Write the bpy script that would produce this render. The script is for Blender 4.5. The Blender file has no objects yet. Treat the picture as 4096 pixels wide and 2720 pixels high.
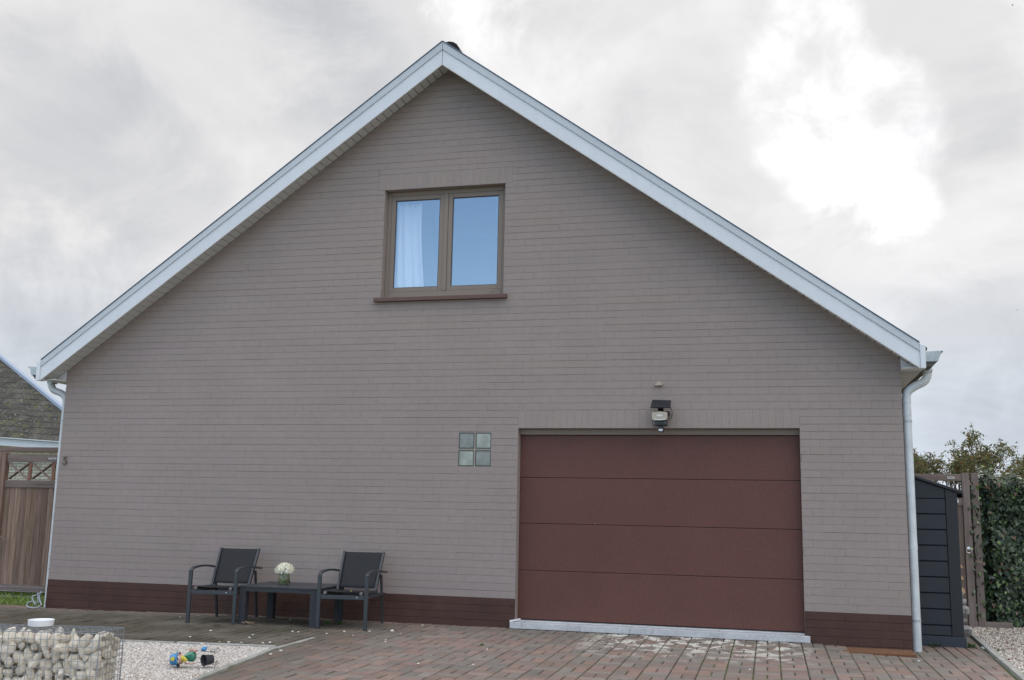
import bpy, math, random
import numpy as np
from mathutils import Vector, Matrix
random.seed(7); rng=np.random.default_rng(7)
sc=bpy.context.scene
R=math.radians
# ------------------------------------------------------------------ camera
CAM=Vector((2.8179,-11.4326,1.3160)); yaw,pitch,roll=R(-14.3007),R(9.5173),R(1.1524); F=4047.24
fw=Vector((math.sin(yaw)*math.cos(pitch),math.cos(yaw)*math.cos(pitch),math.sin(pitch)))
rt=Vector((math.cos(yaw),-math.sin(yaw),0)); up=rt.cross(fw)
r2=rt*math.cos(roll)+up*math.sin(roll); u2=-rt*math.sin(roll)+up*math.cos(roll)
cam=bpy.data.cameras.new('camera'); camo=bpy.data.objects.new('camera',cam); sc.collection.objects.link(camo)
m3=Matrix((r2,u2,-fw)).transposed(); camo.matrix_world=Matrix.Translation(CAM)@m3.to_4x4()
cam.sensor_fit='HORIZONTAL'; cam.sensor_width=36; cam.lens=F*36/4096; cam.clip_start=.05; cam.clip_end=3000
sc.camera=camo
def at(px,py,Y):
    d=fw+r2*((px-2048)/F)-u2*((py-1360)/F)
    return CAM+d*((Y-CAM.y)/d.y)
def raydir(px,py):
    return (fw+r2*((px-2048)/F)-u2*((py-1360)/F)).normalized()
# ------------------------------------------------------------------ world
REARGAIN=1.75
SUN_EL,SUN_AZ=R(34),R(8)      # azimuth measured from +Y towards +X: behind the house
w=bpy.data.worlds.new('World'); sc.world=w; w.use_nodes=True; nt=w.node_tree; N=nt.nodes; N.clear()
def nn(t,**k):
    n=N.new(t)
    for a,b in k.items(): setattr(n,a,b)
    return n
def wm(op,a,b=None,c=None,clamp=False):
    n=nn('ShaderNodeMath',operation=op,use_clamp=clamp)
    for i,v in enumerate((a,b,c)):
        if v is None: continue
        if hasattr(v,'is_linked'): nt.links.new(v,n.inputs[i])
        else: n.inputs[i].default_value=v
    return n.outputs[0]
def wmix(f,a,b):
    n=nn('ShaderNodeMix',data_type='RGBA')
    for i,v in ((0,f),(6,a),(7,b)):
        if hasattr(v,'is_linked'): nt.links.new(v,n.inputs[i])
        else: n.inputs[i].default_value=v
    return n.outputs[2]
sky=nn('ShaderNodeTexSky',sky_type='NISHITA'); sky.sun_disc=False; sky.sun_elevation=SUN_EL; sky.sun_rotation=SUN_AZ; sky.dust_density=.4; sky.ozone_density=2.5
tc=nn('ShaderNodeTexCoord'); D=tc.outputs['Generated']
sep=nn('ShaderNodeSeparateXYZ'); nt.links.new(D,sep.inputs[0])
# clouds lie in a flat layer: project the direction on a plane overhead
zz=wm('ADD',wm('MAXIMUM',sep.outputs[2],0.0),.28)
cx=wm('DIVIDE',sep.outputs[0],zz); cy=wm('DIVIDE',sep.outputs[1],zz)
comb=nn('ShaderNodeCombineXYZ'); nt.links.new(cx,comb.inputs[0]); nt.links.new(cy,comb.inputs[1])
def noise(vec,scale,detail,rough,dist=0,loc=(0,0,0)):
    mp=nn('ShaderNodeMapping'); mp.inputs[1].default_value=loc; nt.links.new(vec,mp.inputs[0])
    n=nn('ShaderNodeTexNoise'); nt.links.new(mp.outputs[0],n.inputs['Vector'])
    n.inputs['Scale'].default_value=scale; n.inputs['Detail'].default_value=detail; n.inputs['Roughness'].default_value=rough; n.inputs['Distortion'].default_value=dist
    return n.outputs[0]
def mr(v,a,b,c=0,d=1,smooth=True):
    n=nn('ShaderNodeMapRange',interpolation_type='SMOOTHSTEP' if smooth else 'LINEAR'); nt.links.new(v,n.inputs[0])
    for i,x in enumerate((a,b,c,d)): n.inputs[i+1].default_value=x
    return n.outputs[0]
big=noise(comb.outputs[0],1.15,3,.5,.3,(3.1,.4,0)); fine=noise(comb.outputs[0],3.2,9,.62,.5,(.7,2.2,0)); edge=noise(D,5,9,.62,.6)
base=wm('ADD',wm('MULTIPLY',mr(big,.32,.68,-1,1,False),.05),wm('MULTIPLY',mr(fine,.3,.7,-1,1,False),.07))
base=wm('ADD',base,.82)
def blob(px,py,r0,r1):
    d=raydir(px,py); n=nn('ShaderNodeVectorMath',operation='DOT_PRODUCT'); nt.links.new(D,n.inputs[0]); n.inputs[1].default_value=d
    v=wm('ADD',n.outputs['Value'],wm('MULTIPLY',wm('SUBTRACT',edge,.5),(math.cos(r0)-math.cos(r1))*5.0))
    return mr(v,math.cos(r1),math.cos(r0))
def union(lst):
    r=None
    for a in lst:
        b=blob(*a); r=b if r is None else wm('MAXIMUM',r,b)
    return r
rag=noise(D,9,7,.6,.4)
hot=wm('MULTIPLY',union(((3230,380,R(.5),R(4.2)),(3470,520,R(.3),R(4.0)),(3170,570,R(.3),R(2.7)),(3330,660,R(.3),R(3.4)),(3250,120,R(.1),R(2.6)),(1960,60,R(.3),R(3.2)),(3560,830,R(.1),R(2.6)))),mr(rag,.36,.60,.2,1.0))
wide=union(((3500,700,R(3),R(17)),(2050,80,R(1),R(9)),(1150,900,R(1),R(8))))
dark=union(((2900,560,R(1),R(7.5)),(2650,640,R(1),R(6)),(3830,430,R(.5),R(5)),(1400,330,R(.5),R(9)),(60,1150,R(2),R(12)),(3650,100,R(.5),R(5)),(4090,1500,R(1),R(7)),(760,780,R(.5),R(5))))
base=wm('ADD',base,wm('MULTIPLY',wide,.10))
base=wm('SUBTRACT',base,wm('MULTIPLY',dark,.13))
L=wm('ADD',base,wm('MULTIPLY',hot,.34))
rear=mr(sep.outputs[1],.22,-.30)
high=mr(sep.outputs[2],.18,.85,.35,1.9)
L=wm('MULTIPLY',L,wm('ADD',1.0,wm('MULTIPLY',wm('MULTIPLY',rear,high),REARGAIN)))   # clouds opposite the sun are lit from the front
# tint: thicker parts slightly cooler
tint=wmix(mr(base,.55,.9),(.93,.955,1.0,1),(1.0,.985,.99,1))
tint=wmix(wm('MULTIPLY',mr(sep.outputs[2],.26,.06),mr(sep.outputs[1],.0,.4)),tint,(.86,.945,1.05,1))
cl=nn('ShaderNodeVectorMath',operation='SCALE'); nt.links.new(tint,cl.inputs[0]); nt.links.new(wm('MULTIPLY',L,10.0),cl.inputs['Scale'])
skb=nn('ShaderNodeVectorMath',operation='SCALE'); nt.links.new(sky.outputs[0],skb.inputs[0]); skb.inputs['Scale'].default_value=2.2
rv_=raydir(1780,960); nb_=nn('ShaderNodeVectorMath',operation='DOT_PRODUCT'); nt.links.new(D,nb_.inputs[0]); nb_.inputs[1].default_value=(rv_.x,-rv_.y,rv_.z)   # a large blue gap in the clouds behind the photographer
bf=mr(wm('ADD',nb_.outputs['Value'],wm('MULTIPLY',wm('SUBTRACT',big,.5),.35)),.66,.92)
bf=wm('MAXIMUM',bf,wm('MULTIPLY',wm('MULTIPLY',rear,mr(fine,.62,.42)),.45))
col=wmix(bf,cl.outputs[0],skb.outputs[0])
bg=nn('ShaderNodeBackground'); bg.inputs[1].default_value=.1; nt.links.new(col,bg.inputs[0])
wo=nn('ShaderNodeOutputWorld'); nt.links.new(bg.outputs[0],wo.inputs[0])
sun=bpy.data.lights.new('sun','SUN'); sun.energy=.6; sun.angle=R(20); sun.color=(1,.95,.88)
so=bpy.data.objects.new('sun',sun); sc.collection.objects.link(so)
sd=Vector((math.sin(SUN_AZ)*math.cos(SUN_EL),math.cos(SUN_AZ)*math.cos(SUN_EL),math.sin(SUN_EL)))
so.rotation_euler=sd.to_track_quat('Z','Y').to_euler()
sc.view_settings.view_transform='Standard'; sc.view_settings.look='None'; sc.view_settings.exposure=0; sc.view_settings.gamma=1
sc.cycles.max_bounces=8
# ------------------------------------------------------------------ helpers
def s2l(c): return tuple((x/255/12.92 if x/255<=.04045 else ((x/255+.055)/1.055)**2.4) for x in c)
class Mat:
    def __init__(s,name,color,rough=.8,metal=0,spec=.5):
        s.m=bpy.data.materials.new(name); s.m.use_nodes=True; s.t=s.m.node_tree; s.b=s.t.nodes['Principled BSDF']
        s.b.inputs['Base Color'].default_value=(*color,1); s.b.inputs['Roughness'].default_value=rough; s.b.inputs['Metallic'].default_value=metal
        s.b.inputs['Specular IOR Level'].default_value=spec
        s.tc=s.t.nodes.new('ShaderNodeTexCoord'); s.col=None; s.color=color; s.h=None
    def link(s,a,b): s.t.links.new(a,b)
    def mapping(s,scale=(1,1,1),coord='Object',rot=(0,0,0)):
        n=s.t.nodes.new('ShaderNodeMapping'); n.inputs['Scale'].default_value=scale; n.inputs['Rotation'].default_value=rot; s.link(s.tc.outputs[coord],n.inputs[0]); return n.outputs[0]
    def noise(s,scale,detail=4,rough=.55,stretch=(1,1,1),dist=0):
        n=s.t.nodes.new('ShaderNodeTexNoise'); s.link(s.mapping(stretch),n.inputs['Vector']); n.inputs['Scale'].default_value=scale
        n.inputs['Detail'].default_value=detail; n.inputs['Roughness'].default_value=rough; n.inputs['Distortion'].default_value=dist; return n.outputs[0]
    def rng(s,v,a,b,c=0,d=1):
        n=s.t.nodes.new('ShaderNodeMapRange'); s.link(v,n.inputs[0])
        for i,x in enumerate((a,b,c,d)): n.inputs[i+1].default_value=x
        return n.outputs[0]
    def math(s,op,a,b):
        n=s.t.nodes.new('ShaderNodeMath'); n.operation=op
        for i,v in enumerate((a,b)):
            if hasattr(v,'is_linked'): s.link(v,n.inputs[i])
            else: n.inputs[i].default_value=v
        return n.outputs[0]
    def mix(s,f,a,b,mode='MIX'):
        n=s.t.nodes.new('ShaderNodeMix'); n.data_type='RGBA'; n.blend_type=mode
        for i,v in ((0,f),(6,a),(7,b)):
            if v is None: continue
            if hasattr(v,'is_linked'): s.link(v,n.inputs[i])
            elif isinstance(v,(int,float)): n.inputs[i].default_value=v
            else: n.inputs[i].default_value=(*v[:3],1)
        return n.outputs[2]
    def over(s,f,c,mode='MIX'):
        s.col=s.mix(f,s.col if s.col is not None else s.color,c,mode); s.link(s.col,s.b.inputs['Base Color']); return s
    def translucent(s,f):
        t=s.t.nodes.new('ShaderNodeBsdfTranslucent'); mx=s.t.nodes.new('ShaderNodeMixShader'); mx.inputs[0].default_value=f
        if s.col is not None: s.link(s.mix(1.0,s.col,(1.5,1.6,1.1),'MULTIPLY'),t.inputs[0])
        s.link(s.b.outputs[0],mx.inputs[1]); s.link(t.outputs[0],mx.inputs[2]); s.link(mx.outputs[0],s.t.nodes['Material Output'].inputs[0]); return s
    def vary(s,scale,amt,detail=5,stretch=(1,1,1),lo=.3,hi=.7,rough=.6):
        f=s.rng(s.noise(scale,detail,rough,stretch),lo,hi)
        base=s.col if s.col is not None else s.color
        dk=s.mix(1.0,base,(1-amt,)*3,'MULTIPLY'); lt=s.mix(1.0,base,(1+amt,)*3,'MULTIPLY')
        s.col=s.mix(f,dk,lt); s.link(s.col,s.b.inputs['Base Color']); return s
    def attr(s,name,mode='MULTIPLY',f=1.0):
        n=s.t.nodes.new('ShaderNodeAttribute'); n.attribute_name=name
        s.col=s.mix(f,s.col if s.col is not None else s.color,n.outputs['Color'],mode); s.link(s.col,s.b.inputs['Base Color']); return s
    def bump(s,scale,strength,dist=.01,detail=4,stretch=(1,1,1),src=None):
        n=s.t.nodes.new('ShaderNodeBump'); n.inputs['Strength'].default_value=strength; n.inputs['Distance'].default_value=dist
        s.link(src if src is not None else s.noise(scale,detail,.6,stretch),n.inputs['Height'])
        if s.h is not None: s.link(s.h,n.inputs['Normal'])
        s.h=n.outputs[0]; s.link(s.h,s.b.inputs['Normal']); return s
def link(name,me,parent=None,mats=(),loc=None):
    o=bpy.data.objects.new(name,me); sc.collection.objects.link(o)
    if parent is not None: o.parent=parent
    if me is not None:
        for m in mats:
            me.materials.append(m.m if isinstance(m,Mat) else m)
    if loc is not None: o.location=loc
    return o
def tag(o,label=None,cat=None,group=None,kind=None):
    if label: o['label']=label
    if cat: o['category']=cat
    if group: o['group']=group
    if kind: o['kind']=kind
    return o
def empty(name,loc=(0,0,0),rz=0,label=None,cat=None,group=None):
    o=link(name,None); o.location=loc; o.rotation_euler.z=rz; o.empty_display_size=.1
    return tag(o,label,cat,group)
class MB:
    def __init__(s): s.v=[]; s.f=[]; s.c=[]; s.mi=[]
    def add(s,vs,fs,col=None,mi=0):
        b=len(s.v); s.v+= [tuple(x) for x in vs]; s.f+=[tuple(b+i for i in f) for f in fs]; s.c+=[col]*len(fs); s.mi+=[mi]*len(fs); return s
    def box(s,x0,x1,y0,y1,z0,z1,col=None,M=None,mi=0):
        vs=[Vector((x,y,z)) for z in (z0,z1) for y in (y0,y1) for x in (x0,x1)]
        if M is not None: vs=[M@v for v in vs]
        return s.add(vs,[(0,2,3,1),(4,5,7,6),(0,1,5,4),(2,6,7,3),(0,4,6,2),(1,3,7,5)],col,mi)
    def bar(s,a,b,w,h,upv=(0,0,1),col=None,w2=None,h2=None):
        a,b=Vector(a),Vector(b); d=(b-a).normalized(); x=d.cross(Vector(upv)); x=x.normalized() if x.length>1e-4 else Vector((1,0,0)); y=x.cross(d)
        w2=w if w2 is None else w2; h2=h if h2 is None else h2
        vs=[p+x*sx*ww/2+y*sy*hh/2 for p,ww,hh in ((a,w,h),(b,w2,h2)) for sx,sy in ((-1,-1),(1,-1),(1,1),(-1,1))]
        return s.add(vs,[(0,1,2,3),(7,6,5,4),(0,4,5,1),(1,5,6,2),(2,6,7,3),(3,7,4,0)],col)
    def tube(s,pts,r,n=8,col=None,caps=True,flat=None):
        pts=[Vector(p) for p in pts]; rs=r if isinstance(r,(list,tuple)) else [r]*len(pts)
        rings=[]; prev=None
        for i,p in enumerate(pts):
            d=(pts[min(i+1,len(pts)-1)]-pts[max(i-1,0)]).normalized()
            if prev is None:
                x=d.cross(Vector((0,0,1)))
                if x.length<.05: x=d.cross(Vector((0,1,0)))
            else: x=prev-d*prev.dot(d)
            x.normalize(); prev=x; y=d.cross(x)
            rings.append([p+(x*math.cos(2*math.pi*k/n)+y*math.sin(2*math.pi*k/n))*rs[i] for k in range(n)])
        vs=[v for g in rings for v in g]; fs=[]
        for i in range(len(pts)-1):
            for k in range(n): fs.append((i*n+k,i*n+(k+1)%n,(i+1)*n+(k+1)%n,(i+1)*n+k))
        if caps: fs+=[tuple(range(n))[::-1],tuple((len(pts)-1)*n+k for k in range(n))]
        return s.add(vs,fs,col)
    def lathe(s,prof,n=24,c=(0,0,0),M=None,col=None,close=False):
        vs=[];fs=[]
        for r,z in prof:
            for k in range(n):
                v=Vector((r*math.cos(2*math.pi*k/n),r*math.sin(2*math.pi*k/n),z)); v=M@v if M is not None else v+Vector(c); vs.append(v)
        for i in range(len(prof)-1):
            for k in range(n): fs.append((i*n+k,i*n+(k+1)%n,(i+1)*n+(k+1)%n,(i+1)*n+k))
        if close: fs+=[tuple(range(n))[::-1],tuple((len(prof)-1)*n+k for k in range(n))]
        return s.add(vs,fs,col)
    def prism(s,poly,y0,y1,col=None,axis='y'):
        n=len(poly)
        mk={'y':lambda a,b,t:(a,t,b),'x':lambda a,b,t:(t,a,b),'z':lambda a,b,t:(a,b,t)}[axis]
        vs=[mk(a,b,y0) for a,b in poly]+[mk(a,b,y1) for a,b in poly]
        return s.add(vs,[tuple(range(n)),tuple(range(n,2*n))[::-1]]+[(i,i+n,(i+1)%n+n,(i+1)%n) for i in range(n)],col)
    def mesh(s,name,smooth=False):
        me=bpy.data.meshes.new(name); me.from_pydata(s.v,[],s.f); me.update()
        if any(c is not None for c in s.c):
            a=me.color_attributes.new('tone','FLOAT_COLOR','CORNER'); i=0
            out=[]
            for f,c in zip(s.f,s.c):
                c=c if c is not None else (1,1,1); out+= [c[0],c[1],c[2],1]*len(f)
            a.data.foreach_set('color',out)
        if any(s.mi): me.polygons.foreach_set('material_index',s.mi)
        import bmesh
        bm=bmesh.new(); bm.from_mesh(me); bmesh.ops.recalc_face_normals(bm,faces=bm.faces); bm.to_mesh(me); bm.free()
        if smooth: me.polygons.foreach_set('use_smooth',[True]*len(me.polygons))
        return me
    def build(s,name,mat,parent=None,smooth=False,bevel=0,loc=None,seg=2,rawnormals=False):
        o=link(name,s.mesh(name,smooth),parent,mat if isinstance(mat,(list,tuple)) else (mat,),loc)
        if bevel:
            b=o.modifiers.new('bevel','BEVEL'); b.width=bevel; b.segments=seg; b.limit_method='ANGLE'; b.angle_limit=R(40)
        if smooth:
            try: o.data.set_sharp_from_angle(angle=R(40))
            except Exception: pass
        return o
def numpy_mesh(name,V,Fa,colors=None,smooth=False):
    me=bpy.data.meshes.new(name); V=np.asarray(V,np.float32); Fa=np.asarray(Fa,np.int32); k=Fa.shape[1]
    me.vertices.add(len(V)); me.vertices.foreach_set('co',V.ravel()); me.loops.add(Fa.size); me.loops.foreach_set('vertex_index',Fa.ravel())
    me.polygons.add(len(Fa)); me.polygons.foreach_set('loop_start',np.arange(0,Fa.size,k,dtype=np.int32))
    me.polygons.foreach_set('loop_total',np.full(len(Fa),k,np.int32))
    if smooth: me.polygons.foreach_set('use_smooth',np.ones(len(Fa),bool))
    me.update(calc_edges=True)
    if colors is not None:
        a=me.color_attributes.new('tone','FLOAT_COLOR','CORNER'); c=np.repeat(np.c_[colors,np.ones(len(colors))],k,axis=0).astype(np.float32); a.data.foreach_set('color',c.ravel())
    return me
def clip(poly,a,b,c):   # keep a*x+b*z<=c
    out=[]
    for i in range(len(poly)):
        p,q=poly[i],poly[(i+1)%len(poly)]; fp=a*p[0]+b*p[1]-c; fq=a*q[0]+b*q[1]-c
        if fp<=0: out.append(p)
        if (fp<0<fq) or (fq<0<fp): t=fp/(fp-fq); out.append((p[0]+(q[0]-p[0])*t,p[1]+(q[1]-p[1])*t))
    return out
def gz(x):
    def st(t): t=min(max(t,0),1); return t*t*(3-2*t)
    return -.040*st((x-3.1)/1.0)-.034*st((-x-3.2)/2.6)
# ------------------------------------------------------------------ materials
TAUPE=(.290,.247,.230)
m_wall=Mat('painted_brick',TAUPE,.75,spec=.25).vary(1.1,.04,4).vary(11,.03,4).vary(110,.13,3).attr('tone').bump(170,.55,.004,3).bump(20,.25,.01,3)
m_mort=Mat('painted_mortar',tuple(c*.8 for c in TAUPE),.85).bump(200,.4,.003)
m_plinth=Mat('brown_plinth_paint',(.070,.036,.029),.7,spec=.3).vary(3,.14,6).vary(120,.12,2).attr('tone').bump(150,.5,.004,3)
m_reveal=Mat('painted_reveal',TAUPE,.75,spec=.25).vary(180,.08,2).bump(170,.4,.004,3)
m_frame=Mat('window_frame_paint',(.225,.185,.155),.55,spec=.35).vary(200,.06,2)
m_sill=Mat('sill_paint',(.115,.062,.052),.6).vary(60,.12)
m_door=Mat('garage_door_paint',(.112,.047,.036),.5,spec=.35).vary(1.6,.06,4).vary(90,.18,3).bump(300,.35,.002,2)
m_door.over(m_door.rng(m_door.noise(22,6,.7),.5,.68,0,.45),(.145,.040,.034)); m_door.over(m_door.rng(m_door.noise(31,3,.5),.74,.76,0,.7),(.30,.27,.25))
m_upvc=Mat('white_upvc',(.64,.675,.715),.4,spec=.45).vary(1.2,.04).vary(9,.03,6,(1,1,.3))
m_upvc2=Mat('trim_upvc',(.50,.54,.575),.38,spec=.5).vary(1.5,.06)
m_soff=Mat('soffit_upvc',(.62,.62,.60),.5)
m_zinc=Mat('weathered_zinc',(.42,.46,.47),.42,.35).vary(6,.22,6).vary(40,.08)
m_pipe=Mat('painted_zinc_pipe',(.56,.60,.62),.4,.1).vary(5,.12,6).vary(30,.06); m_pipe.over(m_pipe.rng(m_pipe.noise(6,7,.65,(1,1,.5)),.58,.72,0,.5),(.30,.33,.36))
m_gutshade=Mat('shaded_gutter_tone',(.085,.08,.07),.8)  # dark tone that paints the shade on the gutter underside
m_zincedge=Mat('zinc_edge',(.13,.17,.22),.4,.5)
m_tile=Mat('roof_tile',(.055,.05,.048),.8).vary(12,.3).attr('tone')
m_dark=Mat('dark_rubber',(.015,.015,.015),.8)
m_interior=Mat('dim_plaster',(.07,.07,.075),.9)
m_stone=Mat('bluestone',(.47,.485,.505),.7).vary(3.5,.12,7).vary(40,.10).bump(60,.4,.004)
def darkside(mat):  # dirty lower streak of the bluestone
    mat.over(mat.rng(mat.noise(14,5,.6,(1,1,.2)),.56,.7,0,.5),(.17,.18,.18)); return mat
darkside(m_stone)
# glass
def glassmat(name,tint,refl,rough=.0):
    m=bpy.data.materials.new(name); m.use_nodes=True; t=m.node_tree; t.nodes.clear()
    o=t.nodes.new('ShaderNodeOutputMaterial'); mx=t.nodes.new('ShaderNodeMixShader'); a=t.nodes.new('ShaderNodeBsdfTransparent'); g=t.nodes.new('ShaderNodeBsdfGlossy')
    a.inputs[0].default_value=(*tint,1); g.inputs[0].default_value=(.93,.95,.96,1); g.inputs['Roughness'].default_value=rough; mx.inputs[0].default_value=refl
    tcn=t.nodes.new('ShaderNodeTexCoord'); nz=t.nodes.new('ShaderNodeTexNoise'); nz.inputs['Scale'].default_value=2.2; bp=t.nodes.new('ShaderNodeBump'); bp.inputs['Strength'].default_value=.05; bp.inputs['Distance'].default_value=.01
    t.links.new(tcn.outputs['Object'],nz.inputs['Vector']); t.links.new(nz.outputs[0],bp.inputs['Height']); t.links.new(bp.outputs[0],g.inputs['Normal'])
    t.links.new(a.outputs[0],mx.inputs[1]); t.links.new(g.outputs[0],mx.inputs[2]); t.links.new(mx.outputs[0],o.inputs[0]); return m
m_glass=glassmat('window_glass',(.95,.97,.98),.28)
m_metal=Mat('anthracite_powder_coat',(.036,.042,.050),.42,spec=.5).vary(30,.06)
m_sling=Mat('black_mesh_fabric',(.020,.021,.024),.75,spec=.3).vary(500,.3,2).bump(600,.5,.001,1)
m_cap=Mat('grey_plastic_cap',(.16,.15,.15),.5)
m_black=Mat('black_plastic',(.012,.013,.015),.4)
def wood(name,col,axis=(8,8,.6),amt=.35,light=(.42,.37,.33),lf=.5):
    m=Mat(name,col,.8,spec=.2); m.vary(3.5,amt,7,axis); m.over(m.rng(m.noise(5,6,.6,(axis[0]*1.6,axis[1]*1.6,axis[2]*1.2)),.55,.8,0,lf),light); m.attr('tone'); m.bump(6,.5,.006,5,axis); return m
m_wood=wood('weathered_fence_wood',(.215,.15,.122))
m_woodh=wood('weathered_rail_wood',(.19,.15,.135),(.6,8,8),.3,(.30,.26,.25),.4)
m_gatewood=wood('greyed_gate_wood',(.20,.165,.15),(10,10,.6),.25,(.24,.2,.18),.4)
# ------------------------------------------------------------------ ground
m_sand=Mat('joint_soil',(.075,.068,.05),.95).vary(3,.3); m_sand.over(m_sand.rng(m_sand.noise(2.3,6),.44,.56,0,.9),(.085,.115,.032)); sx_n=m_sand.t.nodes.new('ShaderNodeSeparateXYZ'); m_sand.link(m_sand.tc.outputs['Object'],sx_n.inputs[0]); m_sand.over(m_sand.rng(sx_n.outputs[0],-1.5,-1.8,0,.85),(.026,.026,.016)); m_sand.bump(60,.6,.006)
gm=MB()
xs=[-400,-60,-20,-10,-7]+[-6.5+.5*i for i in range(25)]+[7,10,20,60,400]; ys=[-60,-20,-8,-4,-2,-1,0,1,3,10,40,120,600]
for x in xs:
    for y in ys: gm.v.append((x,y,gz(x)-.0085))
for i in range(len(xs)-1):
    for j in range(len(ys)-1):
        a=i*len(ys)+j; gm.f.append((a,a+len(ys),a+len(ys)+1,a+1)); gm.c.append(None); gm.mi.append(0)
tag(gm.build('ground',m_sand),kind='structure')
m_grass=Mat('grass_blades',(.085,.15,.028),.7).attr('tone')
# paving ------------------------------------------------------------
m_pav=Mat('concrete_paver',(1,1,1),.85,spec=.25).attr('tone').vary(5,.10,5).vary(150,.22,3)
_m=m_pav
# moss film where the patio stays damp (left), and thin over the rest
sepx=_m.t.nodes.new('ShaderNodeSeparateXYZ'); _m.link(_m.tc.outputs['Object'],sepx.inputs[0])
damp=_m.math('MULTIPLY',_m.rng(sepx.outputs[0],-.6,-2.2),_m.rng(sepx.outputs[1],-.02,-.5))
wet=_m.rng(_m.noise(1.7,7,.65),.22,.46)
_m.over(_m.math('MULTIPLY',_m.math('MULTIPLY',damp,wet),.9),(.064,.057,.041))
_m.over(_m.math('MULTIPLY',_m.math('MULTIPLY',damp,_m.rng(_m.noise(26,6,.7),.52,.7)),.6),(.072,.076,.034))
_m.over(_m.math('MULTIPLY',_m.rng(_m.noise(1.3,6,.6),.48,.66),.5),(.19,.18,.155))
_m.over(_m.math('MULTIPLY',_m.math('MULTIPLY',_m.rng(sepx.outputs[1],-1.1,-.25),_m.rng(_m.noise(3.3,6,.6),.35,.6)),.6),(.115,.11,.085))
# bleached salt and lichen patch in front of the garage threshold
bx=_m.math('MULTIPLY',_m.rng(sepx.outputs[0],.75,1.25),_m.rng(sepx.outputs[0],3.3,2.9))
by=_m.math('MULTIPLY',_m.rng(sepx.outputs[1],-2.0,-.9),_m.rng(sepx.outputs[1],-.02,-.10))
lich=_m.rng(_m.noise(5.5,9,.68,(1,.7,1),.4),.50,.56)
_m.over(_m.math('MULTIPLY',_m.math('MULTIPLY',_m.math('MULTIPLY',bx,by),lich),.9),(.60,.59,.53))
_m.over(_m.math('MULTIPLY',_m.rng(_m.noise(3.1,9,.7),.64,.70),.5),(.46,.45,.43))
_m.bump(90,.6,.004,4)
REDS=[(.275,.19,.162),(.29,.20,.167),(.25,.178,.152),(.26,.19,.162),(.30,.188,.155)]; GREYS=[(.225,.205,.183),(.25,.225,.20),(.21,.19,.172)]
def pav_col(grey=.45):
    c=random.choice(GREYS if random.random()<grey else REDS); c=tuple(a*.68+b*.32 for a,b in zip(c,(.242,.195,.167))); k=random.uniform(.77,1.02); return tuple(a*k for a in c)
def paver(mb,x0,x1,y0,y1,grey,gap=.0052,flat=False):
    z=gz((x0+x1)/2)+random.uniform(-.0025,.0025); g=gap+random.uniform(0,.0018); b=.004; gy=.0022
    tx,ty=random.uniform(-.0018,.0018),random.uniform(-.0018,.0018)
    xo,x1o,yo,y1o=x0+g,x1-g,y0+gy,y1-gy; dz=lambda x,y:tx*(1 if x>(x0+x1)/2 else -1)+ty*(1 if y>(y0+y1)/2 else -1)
    o=[(xo,yo),(x1o,yo),(x1o,y1o),(xo,y1o)]; i=[(xo+b,yo+b),(x1o-b,yo+b),(x1o-b,y1o-b),(xo+b,y1o-b)]
    vs=[(x,y,z-.03) for x,y in o]+[(x,y,z-.004+dz(x,y)) for x,y in o]+[(x,y,z+dz(x,y)) for x,y in i]
    mb.add(vs,[(8,9,10,11)]+[(4+k,4+(k+1)%4,8+(k+1)%4,8+k) for k in range(4)]+[(k,(k+1)%4,4+(k+1)%4,4+k) for k in range(4)],tuple(c*.25+d*.75 for c,d in zip(pav_col(grey),(.185,.155,.135))) if flat else pav_col(grey))
def paver_cut(mb,x0,x1,y0,y1,grey,a,b,c,skip=.0):
    q=clip([(x0,y0),(x1,y0),(x1,y1),(x0,y1)],a,b,c)
    if len(q)<3: return
    if len(q)==4 and q==[(x0,y0),(x1,y0),(x1,y1),(x0,y1)]: return paver(mb,x0,x1,y0,y1,grey)
    area=abs(sum(q[i][0]*q[(i+1)%len(q)][1]-q[(i+1)%len(q)][0]*q[i][1] for i in range(len(q))))/2
    if area<.0006: return
    cx_,cy_=sum(p[0] for p in q)/len(q),sum(p[1] for p in q)/len(q); z=gz(cx_); n=len(q)
    sh=lambda d:[(cx_+(x-cx_)*(1-d/max(.03,abs(x-cx_))),cy_+(y-cy_)*(1-d/max(.03,abs(y-cy_)))) for x,y in q]
    o,i=sh(.004),sh(.008)
    vs=[(x,y,z-.03) for x,y in o]+[(x,y,z-.004) for x,y in o]+[(x,y,z) for x,y in i]
    mb.add(vs,[tuple(range(2*n,3*n))]+[(n+k,n+(k+1)%n,2*n+(k+1)%n,2*n+k) for k in range(n)]+[(k,(k+1)%n,n+(k+1)%n,n+k) for k in range(n)],pav_col(grey))
Mo=.226; h=Mo/2
def bed_edge_x(y): return -1.669+(y+2.451)*(-.1486)      # kerb between gravel bed and driveway (y<-2.45)
def bed_top_y(x): return -2.451+(x+1.669)*.106
def kerb_rx(y): return 4.87+(y+1.58)*.0638
dr=MB(); pt=MB()
X0=-1.64
nx0,nx1=-1,30
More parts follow.
